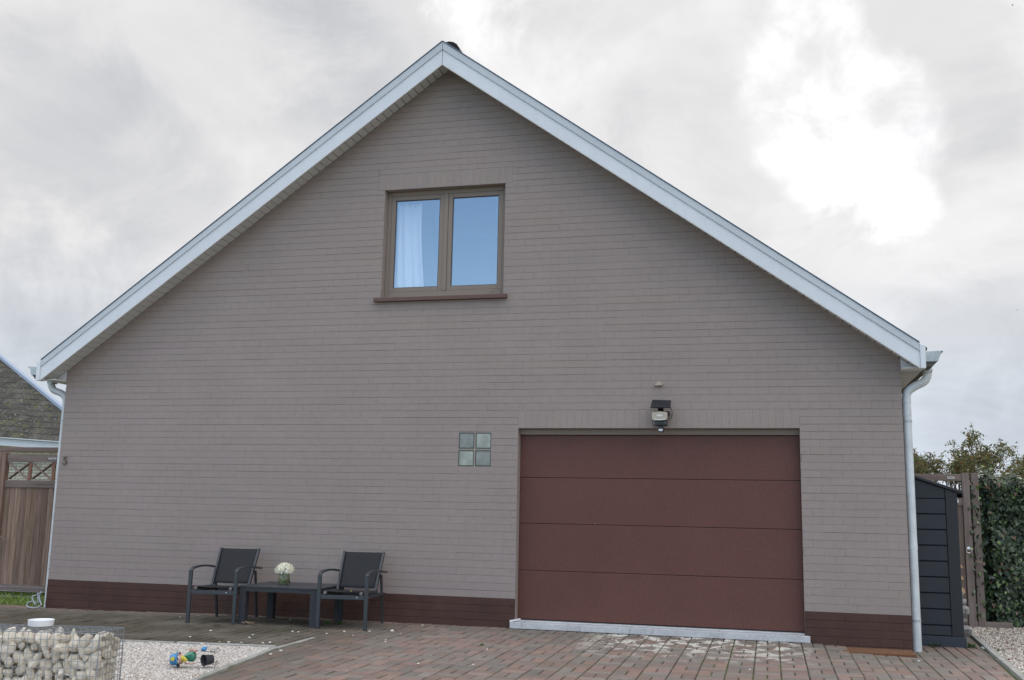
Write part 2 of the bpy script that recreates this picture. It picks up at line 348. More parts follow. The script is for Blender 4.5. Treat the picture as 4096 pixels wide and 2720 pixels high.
# half planes: left kerb x>=bed_edge_x(y)+.022, right kerb x<=kerb_rx(y)-.03
for i in range(-1,31):
    for j in range(0,27):
        x=X0+i*Mo; y=-.115-(j+1)*Mo; xc,yc=x+h,y+h
        if i<0 and yc>-2.30: continue
        for q in ([(x,x+Mo,y,y+h),(x,x+Mo,y+h,y+Mo)] if (i+j)%2==0 else [(x,x+h,y,y+Mo),(x+h,x+Mo,y,y+Mo)]):
            if xc<.5 and y<-2.3: paver_cut(dr,*q,.42,-1,-.1486,-(-1.669+2.451*-.1486)-.024)
            elif xc>3.5: paver_cut(dr,*q,.42,1,-.0638,4.87+1.58*.0638-.032)
            elif i>=0: paver(dr,*q,.42)
i=0
while X0+i*h<4.9:
    x=X0+i*h
    if i%2==0 and random.random()<.4: paver(dr,x,x+Mo,-.115,-.003,.5); i+=2
    else: paver(dr,x,x+h,-.115,-.003,.5); i+=1
# the strip beside the house under the shed
for i in range(0,8):
    for j in range(0,20):
        x=4.24+i*h; y=-.115+j*Mo
        paver_cut(dr,x,x+h,y+(.113 if i%2 else 0),y+Mo+(.113 if i%2 else 0),.3,1,-.0638,4.87+1.58*.0638-.032)
tag(dr.build('driveway',m_pav),kind='structure')
i=0
while X0-i*h>-8.5:
    x=X0-(i+1)*h; off=random.choice((0,.113,.06,.17)); j=0
    while True:
        y1=-.115-off-j*Mo+Mo; y0=y1-Mo; y1=min(y1,-.115)
        if y0<bed_top_y(x)+.03: y0=bed_top_y(x)+.05
        if y1-y0>.03 : paver(pt,x,x+h,y0,y1,.25,.0075,True)
        if y0<=bed_top_y(x)+.06: break
        j+=1
    paver(pt,x,x+h,-.113,-.003 if x>-6.2 else .12,.15) 
    i+=1
tag(pt.build('patio',m_pav),kind='structure')
m_kerb=Mat('kerb_concrete',(.32,.325,.30),.9).vary(5,.18,7).vary(60,.1); m_kerb.over(m_kerb.rng(m_kerb.noise(3,7),.52,.7,0,.5),(.10,.11,.06)); m_kerb.bump(60,.5,.004)
kb=MB()
def kerbrun(mb,a,b,wd,z0,z1,n):
    a,b=Vector(a),Vector(b)
    for k in range(n):
        p=a.lerp(b,k/n+.002); q=a.lerp(b,(k+1)/n-.002); zz=random.uniform(-.003,.003)
        mb.bar((p.x,p.y,(z0+z1)/2+zz),(q.x,q.y,(z0+z1)/2+zz),wd,z1-z0)
kerbrun(kb,(-1.70,-2.42,0),(-7.7,bed_top_y(-7.7)+.03,0),.055,-.06,.012,6)
kerbrun(kb,(-1.676,-1.66,0),(-1.676,-2.45,0),.05,-.05,.004,1)
kerbrun(kb,(-1.69,-2.46,0),(bed_edge_x(-7)-.02,-7,0),.055,-.06,.010,5)
tag(kb.build('kerb',m_kerb,bevel=.006),kind='structure')
kb=MB(); kerbrun(kb,(4.84,-2.6,0),(5.135,2.6,0),.06,-.09,-.012,5); tag(kb.build('kerb',m_kerb,bevel=.006),kind='structure')
# white scuffed render of concrete along the patio joint
# gravel -------------------------------------------------------------
def ico(sub=1):
    import bmesh
    bm=bmesh.new(); bmesh.ops.create_icosphere(bm,subdivisions=sub,radius=1); V=np.array([v.co[:] for v in bm.verts]); Fc=np.array([[v.index for v in f.verts] for f in bm.faces]); bm.free(); return V,Fc
def pebbles(name,pts,smin,smax,cols,mat,flat=.6):
    V0,F0=ico(1); n=len(pts); k=len(V0)
    s=rng.uniform(smin,smax,n); ax=np.c_[rng.uniform(.75,1.35,n),rng.uniform(.6,1.0,n),rng.uniform(.4,.9,n)*flat/.6]
    jit=1+rng.normal(0,.14,(n,k,1)); P=V0[None]*jit*(s[:,None]*ax)[:,None,:]
    a,b,c=rng.uniform(0,6.28,n),rng.normal(0,.5,n),rng.normal(0,.5,n)
    ca,sa,cb,sb,cc,sn=np.cos(a),np.sin(a),np.cos(b),np.sin(b),np.cos(c),np.sin(c)
    Rz=np.zeros((n,3,3));Rz[:,0,0]=ca;Rz[:,0,1]=-sa;Rz[:,1,0]=sa;Rz[:,1,1]=ca;Rz[:,2,2]=1
    Rx=np.zeros((n,3,3));Rx[:,0,0]=1;Rx[:,1,1]=cb;Rx[:,1,2]=-sb;Rx[:,2,1]=sb;Rx[:,2,2]=cb
    Ry=np.zeros((n,3,3));Ry[:,1,1]=1;Ry[:,0,0]=cc;Ry[:,0,2]=sn;Ry[:,2,0]=-sn;Ry[:,2,2]=cc
    M=Rz@Rx@Ry; P=np.einsum('nij,nkj->nki',M,P)+np.asarray(pts)[:,None,:]
    Fa=(F0[None]+(np.arange(n)*k)[:,None,None]).reshape(-1,3)
    ci=rng.choice(len(cols),n,p=[c[1] for c in cols]); C=np.array([c[0] for c in cols])[ci]*rng.uniform(.85,1.12,(n,1)); C=np.repeat(C,len(F0),axis=0)
    return link(name,numpy_mesh(name,P.reshape(-1,3),Fa,C,smooth=False),None,(mat,))
m_peb=Mat('pale_gravel',(1,1,1),.85,spec=.2).attr('tone').vary(60,.12)
PC=[((.58,.545,.50),.40),((.67,.64,.605),.24),((.48,.43,.37),.19),((.36,.345,.335),.09),((.33,.20,.13),.04),((.80,.78,.76),.04)]
pts=[]
n=74000
X=rng.uniform(-3.5,-1.3,n); Y=rng.uniform(-4.95,-2.45,n)
for x,y in zip(X,Y):
    if y<bed_top_y(x)-.03 and x<bed_edge_x(y)-.045: pts.append((x,y,-.003+gz(x)+rng.uniform(-.005,.008)))
tag(pebbles('gravel_bed',pts,.0045,.0100,PC,m_peb),kind='stuff',label='bed of small cream pebbles beside the patio, left of the driveway kerb',cat='gravel')
pts=[]
for x,y in zip(rng.uniform(4.8,7.6,32000),rng.uniform(-2.6,3.3,32000)):
    if x>kerb_rx(y)+.03: pts.append((x,y,-.042+rng.uniform(-.008,.010)))
m_peb2=Mat('dull_gravel',(1,1,1),.85,spec=.2).attr('tone').vary(60,.12)
tag(pebbles('gravel_strip',pts,.008,.017,[((.50,.45,.39),.45),((.60,.56,.50),.25),((.30,.26,.22),.2),((.24,.13,.09),.1)],m_peb2),kind='stuff',label='coarse grey and brown gravel in front of the ivy hedge',cat='gravel')
bs=MB(); bs.add([(-9,bed_top_y(-9)-.01,-.036),(-5,bed_top_y(-5)-.01,-.022),(-3.2,bed_top_y(-3.2)-.01,-.0065),(-1.70,-2.47,-.0065),(bed_edge_x(-7)-.02,-7,-.0065),(-3.2,-7,-.0065),(-5,-7,-.022),(-9,-7,-.036)],[(2,3,4,5),(1,2,5,6),(0,1,6,7)]); bs.add([(4.83,-2.6,-.0465),(9,-2.6,-.0465),(9,3.6,-.0465),(5.2,3.6,-.0465)],[(0,1,2,3)])
m_bs=Mat('gravel_base',(.58,.54,.50),.95).vary(90,.3,3); tag(bs.build('gravel_base',m_bs),kind='structure')
# grass behind the left fence and lawn
def grassfield(name,n,x0,x1,y0,y1,hmin,hmax,cols,mat,base=0):
    X=rng.uniform(x0,x1,n);Y=rng.uniform(y0,y1,n);H=rng.uniform(hmin,hmax,n);A=rng.uniform(0,6.28,n);W=rng.uniform(.003,.006,n)
    B=np.stack([X,Y,np.full(n,base)],1); d=np.stack([np.cos(A),np.sin(A),0*A],1); ln=rng.normal(0,.35,(n,3))*H[:,None]; ln[:,2]=0
    V=np.stack([B-d*W[:,None],B+d*W[:,None],B+ln*.4+d*W[:,None]*.7+np.array([0,0,1])*H[:,None]*.6,B+ln+np.array([0,0,1])*H[:,None]],1).reshape(-1,3)
    i=np.arange(n)*4; Fa=np.concatenate([np.stack([i,i+1,i+2],1),np.stack([i,i+2,i+3],1)])
    ci=rng.integers(0,len(cols),n); C=np.array(cols)[ci]*rng.uniform(.7,1.3,(n,1)); C=np.concatenate([C,C])
    return link(name,numpy_mesh(name,V,Fa,C),None,(mat,))
m_g=Mat('lawn_grass',(1,1,1),.6,spec=.3).attr('tone')
tag(grassfield('lawn_grass',26000,-10,-6.22,.14,4.0,.03,.09,[(.17,.28,.05),(.22,.33,.06),(.13,.23,.05),(.30,.30,.12)],m_g,-.05),kind='stuff',label='bright green lawn grass seen under the wooden gate',cat='grass')
ln=MB(); ln.add([(-40,.12,-.040),(-6.2,.12,-.040),(-6.2,9,-.040),(-40,30,-.040)],[(0,1,2,3)]); m_soil=Mat('lawn_soil',(.05,.07,.02),.95).vary(8,.3); tag(ln.build('lawn',m_soil),kind='structure')
# ------------------------------------------------------------------ HOUSE
XL,XR,XA,ZA,SL=-6.160,4.208,-.978,6.769,.7265
house=empty('brick_house',(0,0,0),label='taupe painted brick house gable with brown garage door and white barge boards',cat='house')
C=.0823; Z0=.32
def gable(poly):
    poly=clip(poly,SL,1,ZA+SL*XA); 
    if len(poly)>2: poly=clip(poly,-SL,1,ZA-SL*XA)
    return poly
def sub(r,h):
    x0,x1,z0,z1=r; a0,a1,b0,b1=h
    if x1<=a0 or x0>=a1 or z1<=b0 or z0>=b1: return [r]
    o=[]
    if x0<a0: o.append((x0,a0,z0,z1))
    if x1>a1: o.append((a1,x1,z0,z1))
    m0,m1=max(x0,a0),min(x1,a1)
    if z0<b0: o.append((m0,m1,z0,b0))
    if z1>b1: o.append((m0,m1,b1,z1))
    return o
WIN=(-1.774,-.217,3.854,5.232); DOOR=(0,3.15,-.2,2.25); GB=(-.719,-.323,1.804,2.200)
SOLW=(-1.86,-.13,5.232,5.437); SOLD=(0.0,3.15,2.25,2.460)
def brick(mb,x0,x1,z0,z1,tone,gx,gzz,proud=0.0,mort=True,bxx=.0015,yy=None,gt=None):
    gt=gzz if gt is None else gt
    poly=gable([(x0+gx,z0+gzz),(x1-gx,z0+gzz),(x1-gx,z1-gt),(x0+gx,z1-gt)])
    full=gable([(x0,z0),(x1,z0),(x1,z1),(x0,z1)])
    if len(full)>2 and mort: mb.add([(x,.0058+proud,z) for x,z in full],[tuple(range(len(full)))],None,1)
    if len(poly)<3: return
    xs_=[p[0] for p in poly]; zs_=[p[1] for p in poly]
    if max(xs_)-min(xs_)<.012 or max(zs_)-min(zs_)<.012: return
    cxx,czz=sum(xs_)/len(poly),sum(zs_)/len(poly); b=.0022; y=proud+(random.uniform(-.0012,.0008) if yy is None else yy+random.uniform(-.0002,.0002))
    wx,wz=max(xs_)-min(xs_),max(zs_)-min(zs_)
    inn=[(cxx+(x-cxx)*(1-2*bxx/wx),czz+(z-czz)*(1-2*b/wz)) for x,z in poly]; n=len(poly)
    vs=[(x,y,z) for x,z in inn]+[(x,y+.0022,z) for x,z in poly]+[(x,proud+.009,z) for x,z in poly]
    fs=[tuple(range(n))]+[(i,(i+1)%n,n+(i+1)%n,n+i) for i in range(n)]+[(n+i,n+(i+1)%n,2*n+(i+1)%n,2*n+i) for i in range(n)]
    mb.add(vs,fs,tone,0)
wall=MB(); pl=MB(); pl2=MB()
def tone(a=.014): k=random.uniform(1-a,1+a); return (k,k*random.uniform(.99,1.01),k*random.uniform(.985,1.015))
for k in range(-5,80):
    z0=Z0+k*C; z1=z0+C
    off=(0,.107)[k%2]+random.uniform(-.004,.004)
    # runs of thickly painted bricks read as one; perpends show only here and there so the quoins stay regular
    x=XL-(off); runl=0
    if z0>ZA: break
    while x<XR:
        nb_k=1; vis=.9 if x>2.9 else (.8 if k>60 else (.7 if x>-1.5 else .55))
        xa=max(x,XL); xb=min(x+.214*nb_k+random.uniform(-.003,.003),XR); x=xb if xb<XR else XR+1
        if XR-xb<.05: xb=XR; x=XR+1
        if xb-xa<.02: continue
        rects=[(xa,xb,z0,z1)]
        for hl in (WIN,DOOR,GB,SOLW,SOLD): rects=[q for r in rects for q in sub(r,hl)]
        
        gx=.0
        if runl<=0: runl=random.randint(1,6); tn=tone(); yy=random.uniform(-.0007,.0007); gA=random.choice((.0002,.0005,.0009,.0014,.0022)); gB=random.choice((.0002,.0006,.0011))
        runl-=1; bxx=random.choice((.0010,.0016,.0024,.0034)) if random.random()<vis else 0
        for r in rects:
            if r[3]-r[2]<.015:  # thin slivers become plain painted filler
                full=gable([(r[0],r[2]),(r[1],r[2]),(r[1],r[3]),(r[0],r[3])])
                if len(full)>2: ((pl if r[0]<1 else pl2) if k<0 else wall).add([(a,.003,b) for a,b in full],[tuple(range(len(full)))],(1,1,1),0)
                continue
            if k<0: brick(pl if r[0]<1 else pl2,r[0],r[1],r[2],r[3],tone(.04),gx,.0016,-.003,bxx=bxx)
            else:
                brick(wall,r[0],r[1],r[2],r[3],tn,gx,gB,bxx=bxx,yy=yy,gt=gA)
for S_,n in ((SOLD,38),(SOLW,21)):
    for i in range(n):
        x0=S_[0]+(S_[1]-S_[0])*i/n; x1=S_[0]+(S_[1]-S_[0])*(i+1)/n
        brick(wall,x0,x1,S_[2],S_[3],tone(),0,.0012,-.001,bxx=.0032 if S_ is SOLD else .0014)
wall.v+= []; wo_=wall.build('wall',(m_wall,m_mort),house)
plo=pl.build('plinth',(m_plinth,m_plinth),house); pl2.build('plinth',(m_plinth,m_plinth),house)
# body: reveals, side and back walls
rv=MB()
def reveal(mb,r,d,bottom=True):
    x0,x1,z0,z1=r
    mb.box(x0-.09,x0,.0095,d,z0,z1); mb.box(x1,x1+.09,.0095,d,z0,z1); mb.box(x0-.09,x1+.09,.0095,d,z1,z1+.09)
    if bottom: mb.box(x0-.09,x1+.09,.0095,d,z0-.09,z0)
reveal(rv,WIN,.2); reveal(rv,(DOOR[0],DOOR[1],-.15,2.25),.26,False); 
rv.build('reveal',m_reveal,house)
body=MB()
def gprof(y0,y1):  # gable slab with the openings left free is not needed behind: side walls only
    pass
body.box(XL+.001,XL+.2,.0096,9,-.2,3.0); body.box(XR-.2,XR-.001,.0096,9,-.2,3.0)
body.prism([(XL,-.2),(XR,-.2),(XR,3.0),(XA,6.76),(XL,3.0)],8.8,9.0)
body.build('side_walls',m_reveal,house)
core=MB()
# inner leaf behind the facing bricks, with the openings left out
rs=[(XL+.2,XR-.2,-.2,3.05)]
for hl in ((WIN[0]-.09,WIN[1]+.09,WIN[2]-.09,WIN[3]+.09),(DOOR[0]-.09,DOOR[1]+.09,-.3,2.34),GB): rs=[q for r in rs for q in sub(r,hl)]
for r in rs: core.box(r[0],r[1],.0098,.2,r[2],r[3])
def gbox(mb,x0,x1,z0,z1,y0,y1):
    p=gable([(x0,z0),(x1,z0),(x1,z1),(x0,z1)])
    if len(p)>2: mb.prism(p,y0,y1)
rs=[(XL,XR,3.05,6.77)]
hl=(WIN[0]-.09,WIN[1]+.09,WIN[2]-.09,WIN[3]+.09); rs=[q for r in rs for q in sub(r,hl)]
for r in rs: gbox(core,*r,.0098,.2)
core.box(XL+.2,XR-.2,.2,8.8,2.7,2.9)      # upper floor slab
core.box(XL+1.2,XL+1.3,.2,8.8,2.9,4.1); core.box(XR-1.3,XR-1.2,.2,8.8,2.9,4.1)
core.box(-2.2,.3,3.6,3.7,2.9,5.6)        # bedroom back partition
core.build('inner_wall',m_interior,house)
# roof -------------------------------------------------------------
roof=MB()
def slope(side):
    s=side; xe=XA+s*5.40
    for r in range(18):
        pass
TH=.10
top=lambda x:6.985-SL*abs(x-XA)
for s in (-1,1):
    xe=XA+s*5.395
    roof.prism([(XA,6.985),(xe,top(xe)),(xe,top(xe)-.09),(XA,6.985-.12)],-.262,9.2)
roof.build('roof',m_tile,house)
tiles=MB()
for s in (-1,1):
    L_=5.40*math.sqrt(1+SL*SL); nrow=19
    for k in range(nrow):
        a=k*L_/nrow; b=(k+1)*L_/nrow+.03
        f=lambda t:(XA+s*t/math.sqrt(1+SL*SL), 6.985-SL*t/math.sqrt(1+SL*SL))
        (xa,za),(xb,zb)=f(a),f(b)
        for j in range(31):
            y0=-.255+j*.305; kk=random.uniform(.7,1.3)
            tiles.add([(xa,y0,za+.006),(xb,y0,zb+.030),(xb,y0+.29,zb+.030),(xa,y0+.29,za+.006),(xb,y0,zb+.004),(xb,y0+.29,zb+.004),(xa,y0,za),(xa,y0+.29,za)],[(0,1,2,3),(1,4,5,2),(0,6,4,1),(3,2,5,7)],(kk,kk,kk))
tiles.build('roof_tiles',m_tile,house)
rd=MB()
for j in range(24):
    y0=-.14+j*.39; a=[(XA+.02+.150*math.cos(t*math.pi/8),6.935+.145*math.sin(t*math.pi/8)) for t in range(9)]
    rd.prism(a,y0,y0+.385)
rd.build('ridge_tiles',m_tile,house)
# barge boards --------------------------------------------------------
def barge(s):
    xe=-6.330 if s<0 else 4.368
    T=lambda x:7.000-.7265*abs(x-XA); B=lambda x:6.708-.7207*abs(x-XA); Mx=lambda x:6.897-.7235*abs(x-XA)
    g=XA+s*.0025
    b=MB(); b.prism([(g,B(g)),(xe,B(xe)),(xe,Mx(xe)+.004),(g,Mx(g)+.004)],-.300,-.278)
    o=b.build('barge_board',m_upvc,house,bevel=.003)
    t=MB(); t.prism([(g,Mx(g)),(xe,Mx(xe)),(xe,T(xe)),(g,T(g))],-.312,-.2805); t.build('edge_trim',m_upvc2,o,bevel=.004)
    c=MB(); c.prism([(g,T(g)+.001),(xe,T(xe)+.001),(xe,T(xe)+.014),(g,T(g)+.014)],-.322,-.26); c.build('metal_drip',m_zincedge,o,bevel=.003)
    l=MB(); l.prism([(g,B(g)-.001),(xe,B(xe)-.001),(xe,B(xe)-.009),(g,B(g)-.009)],-.302,-.272); l.build('bottom_lip',m_soff,o)
    # end return
    x0,x1=(xe+s*.001,xe+s*.052)
    e=MB(); e.prism([(x0,2.850),(x1,2.848),(x1+s*.004,3.088),(x0,3.108)],-.315,-.20); e.build('end_cap',m_upvc,o,bevel=.003)
barge(-1); barge(1)
# dirty mitre between the two boards
mt=MB(); mt.box(XA-.004,XA+.005,-.297,-.285,6.712,6.985); mt.build('mitre_joint',m_dark,house)
for s in (-1,1):
    sf=MB(); xe=-6.324 if s<0 else 4.362; n=66
    for k in range(n):
        xa=XA+(xe-XA)*k/n+s*.005; xb=XA+(xe-XA)*(k+1)/n-s*.005; z=lambda x:ZA-SL*abs(x-XA)
        sf.prism([(xa,z(xa)+.001),(xb,z(xb)+.001),(xb,z(xb)+.016),(xa,z(xa)+.016)],-.2775,-.0015)
    sf.build('soffit',m_soff,house)
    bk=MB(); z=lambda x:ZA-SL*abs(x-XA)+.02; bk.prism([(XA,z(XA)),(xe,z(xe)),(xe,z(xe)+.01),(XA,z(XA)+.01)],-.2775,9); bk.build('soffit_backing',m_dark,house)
    # boxed eaves with a small triangular end board
    xo,xw=(-6.372,XL) if s<0 else (4.420,XR)
    ex=MB(); ex.box(min(xo,xw-s*-.001),max(xo,xw),-.20,9.1,2.862,2.878); ex.box(*sorted((xo,xo-s*.02)),-.199,9.1,2.879,3.06); ex.build('eaves_box',m_soff,house)
    tr=MB(); z=lambda x:ZA-SL*abs(x-XA)
    xt=xw+s*.125; tr.prism([(xw+s*.002,2.90),(xt,2.90),(xt,z(xt)-.004),(xw+s*.002,z(xw)-.006)],-.014,.004)
    tr.box(*sorted((xw+s*.002,xw+s*.19)),-.030,.003,2.879,2.897); tr.build('eaves_end_board',m_upvc,house,bevel=.002)
    # gutter: zinc box gutter with a rolled front
    gu=MB(); x0=xo+s*.004; x1=xo+s*.172
    prof=[(x0,2.935),(xo+s*.13,2.935),(x1-s*.012,3.018),(x1,3.02),(x1,3.036),(x1-s*.016,3.036),(xo+s*.128,2.940),(x0,2.940)]
    outer=[(x0,2.932),(xo+s*.128,2.932),(x1-s*.02,3.012),(x1+s*.002,3.018),(x1,3.038),(x0,3.030)]
    gu.prism(outer,-.262,-.255)           # stop end
    gu.prism(prof,-.254,9.1)
    gu.tube([(x1,-.262,3.029),(x1,9.1,3.029)],.009,8)
    gu.box(*sorted((x0,xo+s*.13)),-.258,-.25,2.925,2.9315)
    go=gu.build('gutter',m_zinc,house)
    lo=MB(); lo.prism([(x0,2.9305),(xo+s*.126,2.9305),(xo+s*.075,2.876),(x0,2.876)],-.245,9.1); lo.build('shaded_gutter_underside',m_gutshade,go)  # sloped gutter bottom, its shade put into the dark colour
    hp=MB(); hp.prism([(xo+s*.02,2.8755),(xo+s*.115,2.8755),(xo+s*.105,2.85),(xo+s*.03,2.85)],.03,.13); hp.build('outlet',m_zinc,go)
# downpipes
def pipe(pts,r,name='downpipe',clamps=()):
    P=[Vector(p) for p in pts]; out=[]
    for i in range(len(P)-1):
        p0=P[max(i-1,0)];p1=P[i];p2=P[i+1];p3=P[min(i+2,len(P)-1)]
        for t in [k/6 for k in range(6)]:
            out.append(.5*((2*p1)+(-p0+p2)*t+(2*p0-5*p1+4*p2-p3)*t*t+(-p0+3*p1-3*p2+p3)*t**3))
    out.append(P[-1]); m=MB(); m.tube(out,r,16,caps=True); o=m.build(name,m_pipe,house,smooth=True)
    for z in clamps:
        x,y=P[-1].x,P[-1].y
        c=MB(); c.lathe([(r+.0005,z-.012),(r+.005,z-.010),(r+.005,z+.010),(r+.0005,z+.012)],20,(x,y,0)); c.box(min(x,x-.05*(1 if x>0 else -1)),max(x,x-.05*(1 if x>0 else -1)),y-.006,y+.006,z-.008,z+.008); c.build('pipe_clamp',m_zinc,o,smooth=True)
    return o
pipe([(4.490,.08,2.93),(4.492,.08,2.86),(4.455,.08,2.765),(4.35,.08,2.705),(4.275,.08,2.64),(4.262,.08,2.53),(4.262,.08,2.40),(4.262,.08,1.2),(4.262,.08,-.05)],.045,clamps=(2.335,.27))
for z,r in ((2.42,.0465),(1.02,.0465),(2.56,.0465)):
    c=MB(); c.lathe([(r-.001,z-.03),(r+.001,z-.03),(r+.001,z+.03),(r-.001,z+.03)],20,(4.262,.08,0)); c.build('pipe_socket',m_pipe,house,smooth=True)
pipe([(-6.475,.1,2.93),(-6.475,.1,2.86),(-6.42,.1,2.77),(-6.30,.1,2.725),(-6.225,.1,2.66),(-6.212,.1,2.55),(-6.212,.1,2.40),(-6.208,.1,1.2),(-6.206,.1,-.04)],.045,clamps=(2.36,.45))
# window ---------------------------------------------------------------
x0,x1,z0,z1=WIN; yf=.10
wf=MB()
fx0,fx1,fz0,fz1=x0+.001,x1-.001,z0+.001,z1-.001
def ring(mb,a0,a1,b0,b1,t,ya,yb,tb=None):
    tb=t if tb is None else tb
    mb.box(a0,a0+t,ya,yb,b0,b1); mb.box(a1-t,a1,ya,yb,b0,b1); mb.box(a0+t,a1-t,ya,yb,b1-t,b1); mb.box(a0+t,a1-t,ya,yb,b0,b0+tb)
ring(wf,fx0,fx1,fz0,fz1,.052,yf,yf+.07,.088)
wf.box(-1.026,-.972,yf-.004,yf+.066,fz0+.0881,fz1-.0521)
win=wf.build('window',m_frame,house,bevel=.004)
for a0,a1 in ((fx0+.0525,-1.0265),(-.9715,fx1-.0525)):
    sm=MB(); b0,b1=fz0+.0885,fz1-.0525; ring(sm,a0,a1,b0,b1,.056,yf+.006,yf+.060)
    so_=sm.build('sash',m_frame,win,bevel=.005)
    ga=MB(); ring(ga,a0+.0565,a1-.0565,b0+.0565,b1-.0565,.005,yf+.012,yf+.03); ga.build('gasket',m_black,so_)
    pn=MB(); pn.box(a0+.057,a1-.057,yf+.024,yf+.030,b0+.057,b1-.057); pn.build('pane',m_glass,so_)
ss=MB(); ss.box(-1.851,-.166,-.055,.0995,3.800,3.847); ss.box(-1.772,-.219,-.0,.0995,3.8471,3.853); ss.build('window_sill',m_sill,win,bevel=.004)
for q_ in ((-1.64,-1.61,3.885,3.892),(-.40,-.36,3.905,3.912)): cl_=MB(); cl_.box(q_[0],q_[1],yf-.005,yf,q_[2],q_[3]); cl_.build('drain_cap',m_frame,win)
# garage door -----------------------------------------------------------
gd=MB(); gd.box(.0005,3.1495,.085,.13,2.184,2.249); gdo=gd.build('garage_door',m_frame,house,bevel=.003); gdo['label']='wide brown sectional garage door of four panels'
zs=[.092,.636,1.165,1.689,2.1835]
for k in range(4):
    p=MB(); p.box(.0015,3.1485,.128,.165,zs[k]+.0022,zs[k+1]-.0022); p.build('door_panel',m_door,gdo,bevel=.004,seg=2)
p=MB(); p.box(.002,3.148,.14,.17,.072,zs[-1]); p.build('door_backing',m_dark,gdo)
p=MB(); p.box(.003,3.147,.122,.15,.078,.094); p.build('rubber_seal',m_dark,gdo)
th=MB()
prev=-.044
for xx in (1.2235,1.4335,3.1995):
    a,b=max(prev,0.0)+.0005,min(xx,3.15)-.0005
    th.prism([(prev+.0008,-.06),(xx-.0008,-.06),(xx-.0008,.005 if xx>3.15 else .2),(3.149 if xx>3.15 else xx-.0008,.005 if xx>3.15 else .2),(3.149 if xx>3.15 else xx-.0008,.2),(.001 if prev<0 else prev+.0008,.2),(.001 if prev<0 else prev+.0008,-.004 if prev<0 else .2),(prev+.0008,-.004 if prev<0 else .2)],.004,.0705,axis='z'); prev=xx
tho=th.build('threshold',m_stone,house,bevel=.004)
th=MB(); th.box(.002,3.148,.03,.14,.0706,.083); th.build('threshold_step',m_stone,house,bevel=.006)
th=MB(); th.box(-.03,3.18,-.045,.0,-.05,.0035); th.build('threshold_underside',m_dark,house)
# glass blocks
def blockmat(name,ribs,cross,col):
    m=Mat(name,col,.16,spec=.8); w_=m.t.nodes.new('ShaderNodeTexWave'); w_.inputs['Scale'].default_value=26; m.link(m.mapping(),w_.inputs['Vector']); w_.bands_direction='X'
    m.over(m.rng(w_.outputs['Fac'],.15,.95,0,ribs),(.62,.70,.66))
    if cross:
        v_=m.t.nodes.new('ShaderNodeTexWave'); v_.inputs['Scale'].default_value=26; v_.bands_direction='Z'; m.link(m.mapping(),v_.inputs['Vector']); m.over(m.rng(v_.outputs['Fac'],.2,1,0,.35),(.13,.17,.20))
    m.vary(9,.28,3); m.bump(1,.5,.006,src=w_.outputs['Fac']); return m
mb1=blockmat('ribbed_glass',.75,False,(.05,.06,.055)); mb2=blockmat('crosshatched_glass',.25,True,(.10,.12,.12))
m_gbedge=Mat('glass_block_edge',(.04,.065,.055),.2)
wdt=(GB[1]-GB[0]); bw=.190; gap=wdt-2*bw
jm=MB(); jm.box(GB[0],GB[1],.012,.03,GB[2],GB[3]); jm.box(GB[0]+bw,GB[0]+bw+gap,.0015,.012,GB[2],GB[3]); jm.box(GB[0],GB[0]+bw,.002,.012,GB[2]+bw,GB[2]+bw+gap); jm.box(GB[0]+bw+gap,GB[1],.002,.012,GB[2]+bw,GB[2]+bw+gap)
jm.build('block_mortar',m_reveal,house)
for i in range(2):
    for j in range(2):
        xa=GB[0]+i*(bw+gap); za=GB[2]+j*(bw+gap)
        e=MB(); e.box(xa+.001,xa+bw-.001,.008,.011,za+.001,za+bw-.001); o=e.build('glass_block',m_gbedge,house)
        o['label']='ribbed glass block' if i==j else ('ribbed glass block' if False else 'glass block')
        f=MB(); f.box(xa+.012,xa+bw-.010,.004,.0078,za+.014,za+bw-.014); f.build('block_face',mb1 if i==j else mb2,o,bevel=.003)
# ------------------------------------------------------------------ things on the wall
fc=bpy.data.curves.new('digit','FONT'); fc.body='5'; fc.size=.155; fc.extrude=.006; fc.offset=.0018; fc.align_x='CENTER'
tmp=bpy.data.objects.new('tmp',fc); sc.collection.objects.link(tmp); bpy.context.view_layer.update()
me=bpy.data.meshes.new_from_object(tmp.evaluated_get(bpy.context.evaluated_depsgraph_get())); bpy.data.objects.remove(tmp)
m_bronze=Mat('bronze_digit',(.14,.115,.095),.5,.3)
o=link('house_number',me,None,(m_bronze,),(-6.062,-.012,1.779)); o.rotation_euler=(R(90),0,R(0)); me.name='house_number'
tag(o,'dark metal house number 5 on the left corner of the wall','house number')
# solar floodlight
fl=empty('solar_floodlight',(1.66,0,2.30),label='solar floodlight with motion sensor mounted above the garage door',cat='outdoor lamp')
def L0(mb): # shift to local
    mb.v=[(x-1.66,y,z-2.30) for x,y,z in mb.v]; return mb
m_pv=Mat('solar_cells',(.012,.013,.020),.3,spec=.6); m_beige=Mat('beige_lamp_glass',(.40,.36,.29),.35); m_lens=Mat('milky_lens',(.62,.64,.66),.3); m_grey=Mat('grey_label',(.6,.6,.6),.6); m_gp=Mat('grey_plastic',(.07,.085,.10),.45)
a=MB(); A0,A1=Vector((0,-.10,2.565)),Vector((0,-.235,2.468))
a.add([(1.566,-.10,2.563),(1.776,-.10,2.555),(1.776,-.235,2.466),(1.560,-.235,2.468),(1.566,-.09,2.551),(1.776,-.09,2.543),(1.776,-.225,2.452),(1.560,-.225,2.454)],[(0,1,2,3),(7,6,5,4),(0,4,5,1),(1,5,6,2),(2,6,7,3),(3,7,4,0)])
L0(a).build('solar_panel',m_pv,fl,bevel=.002)
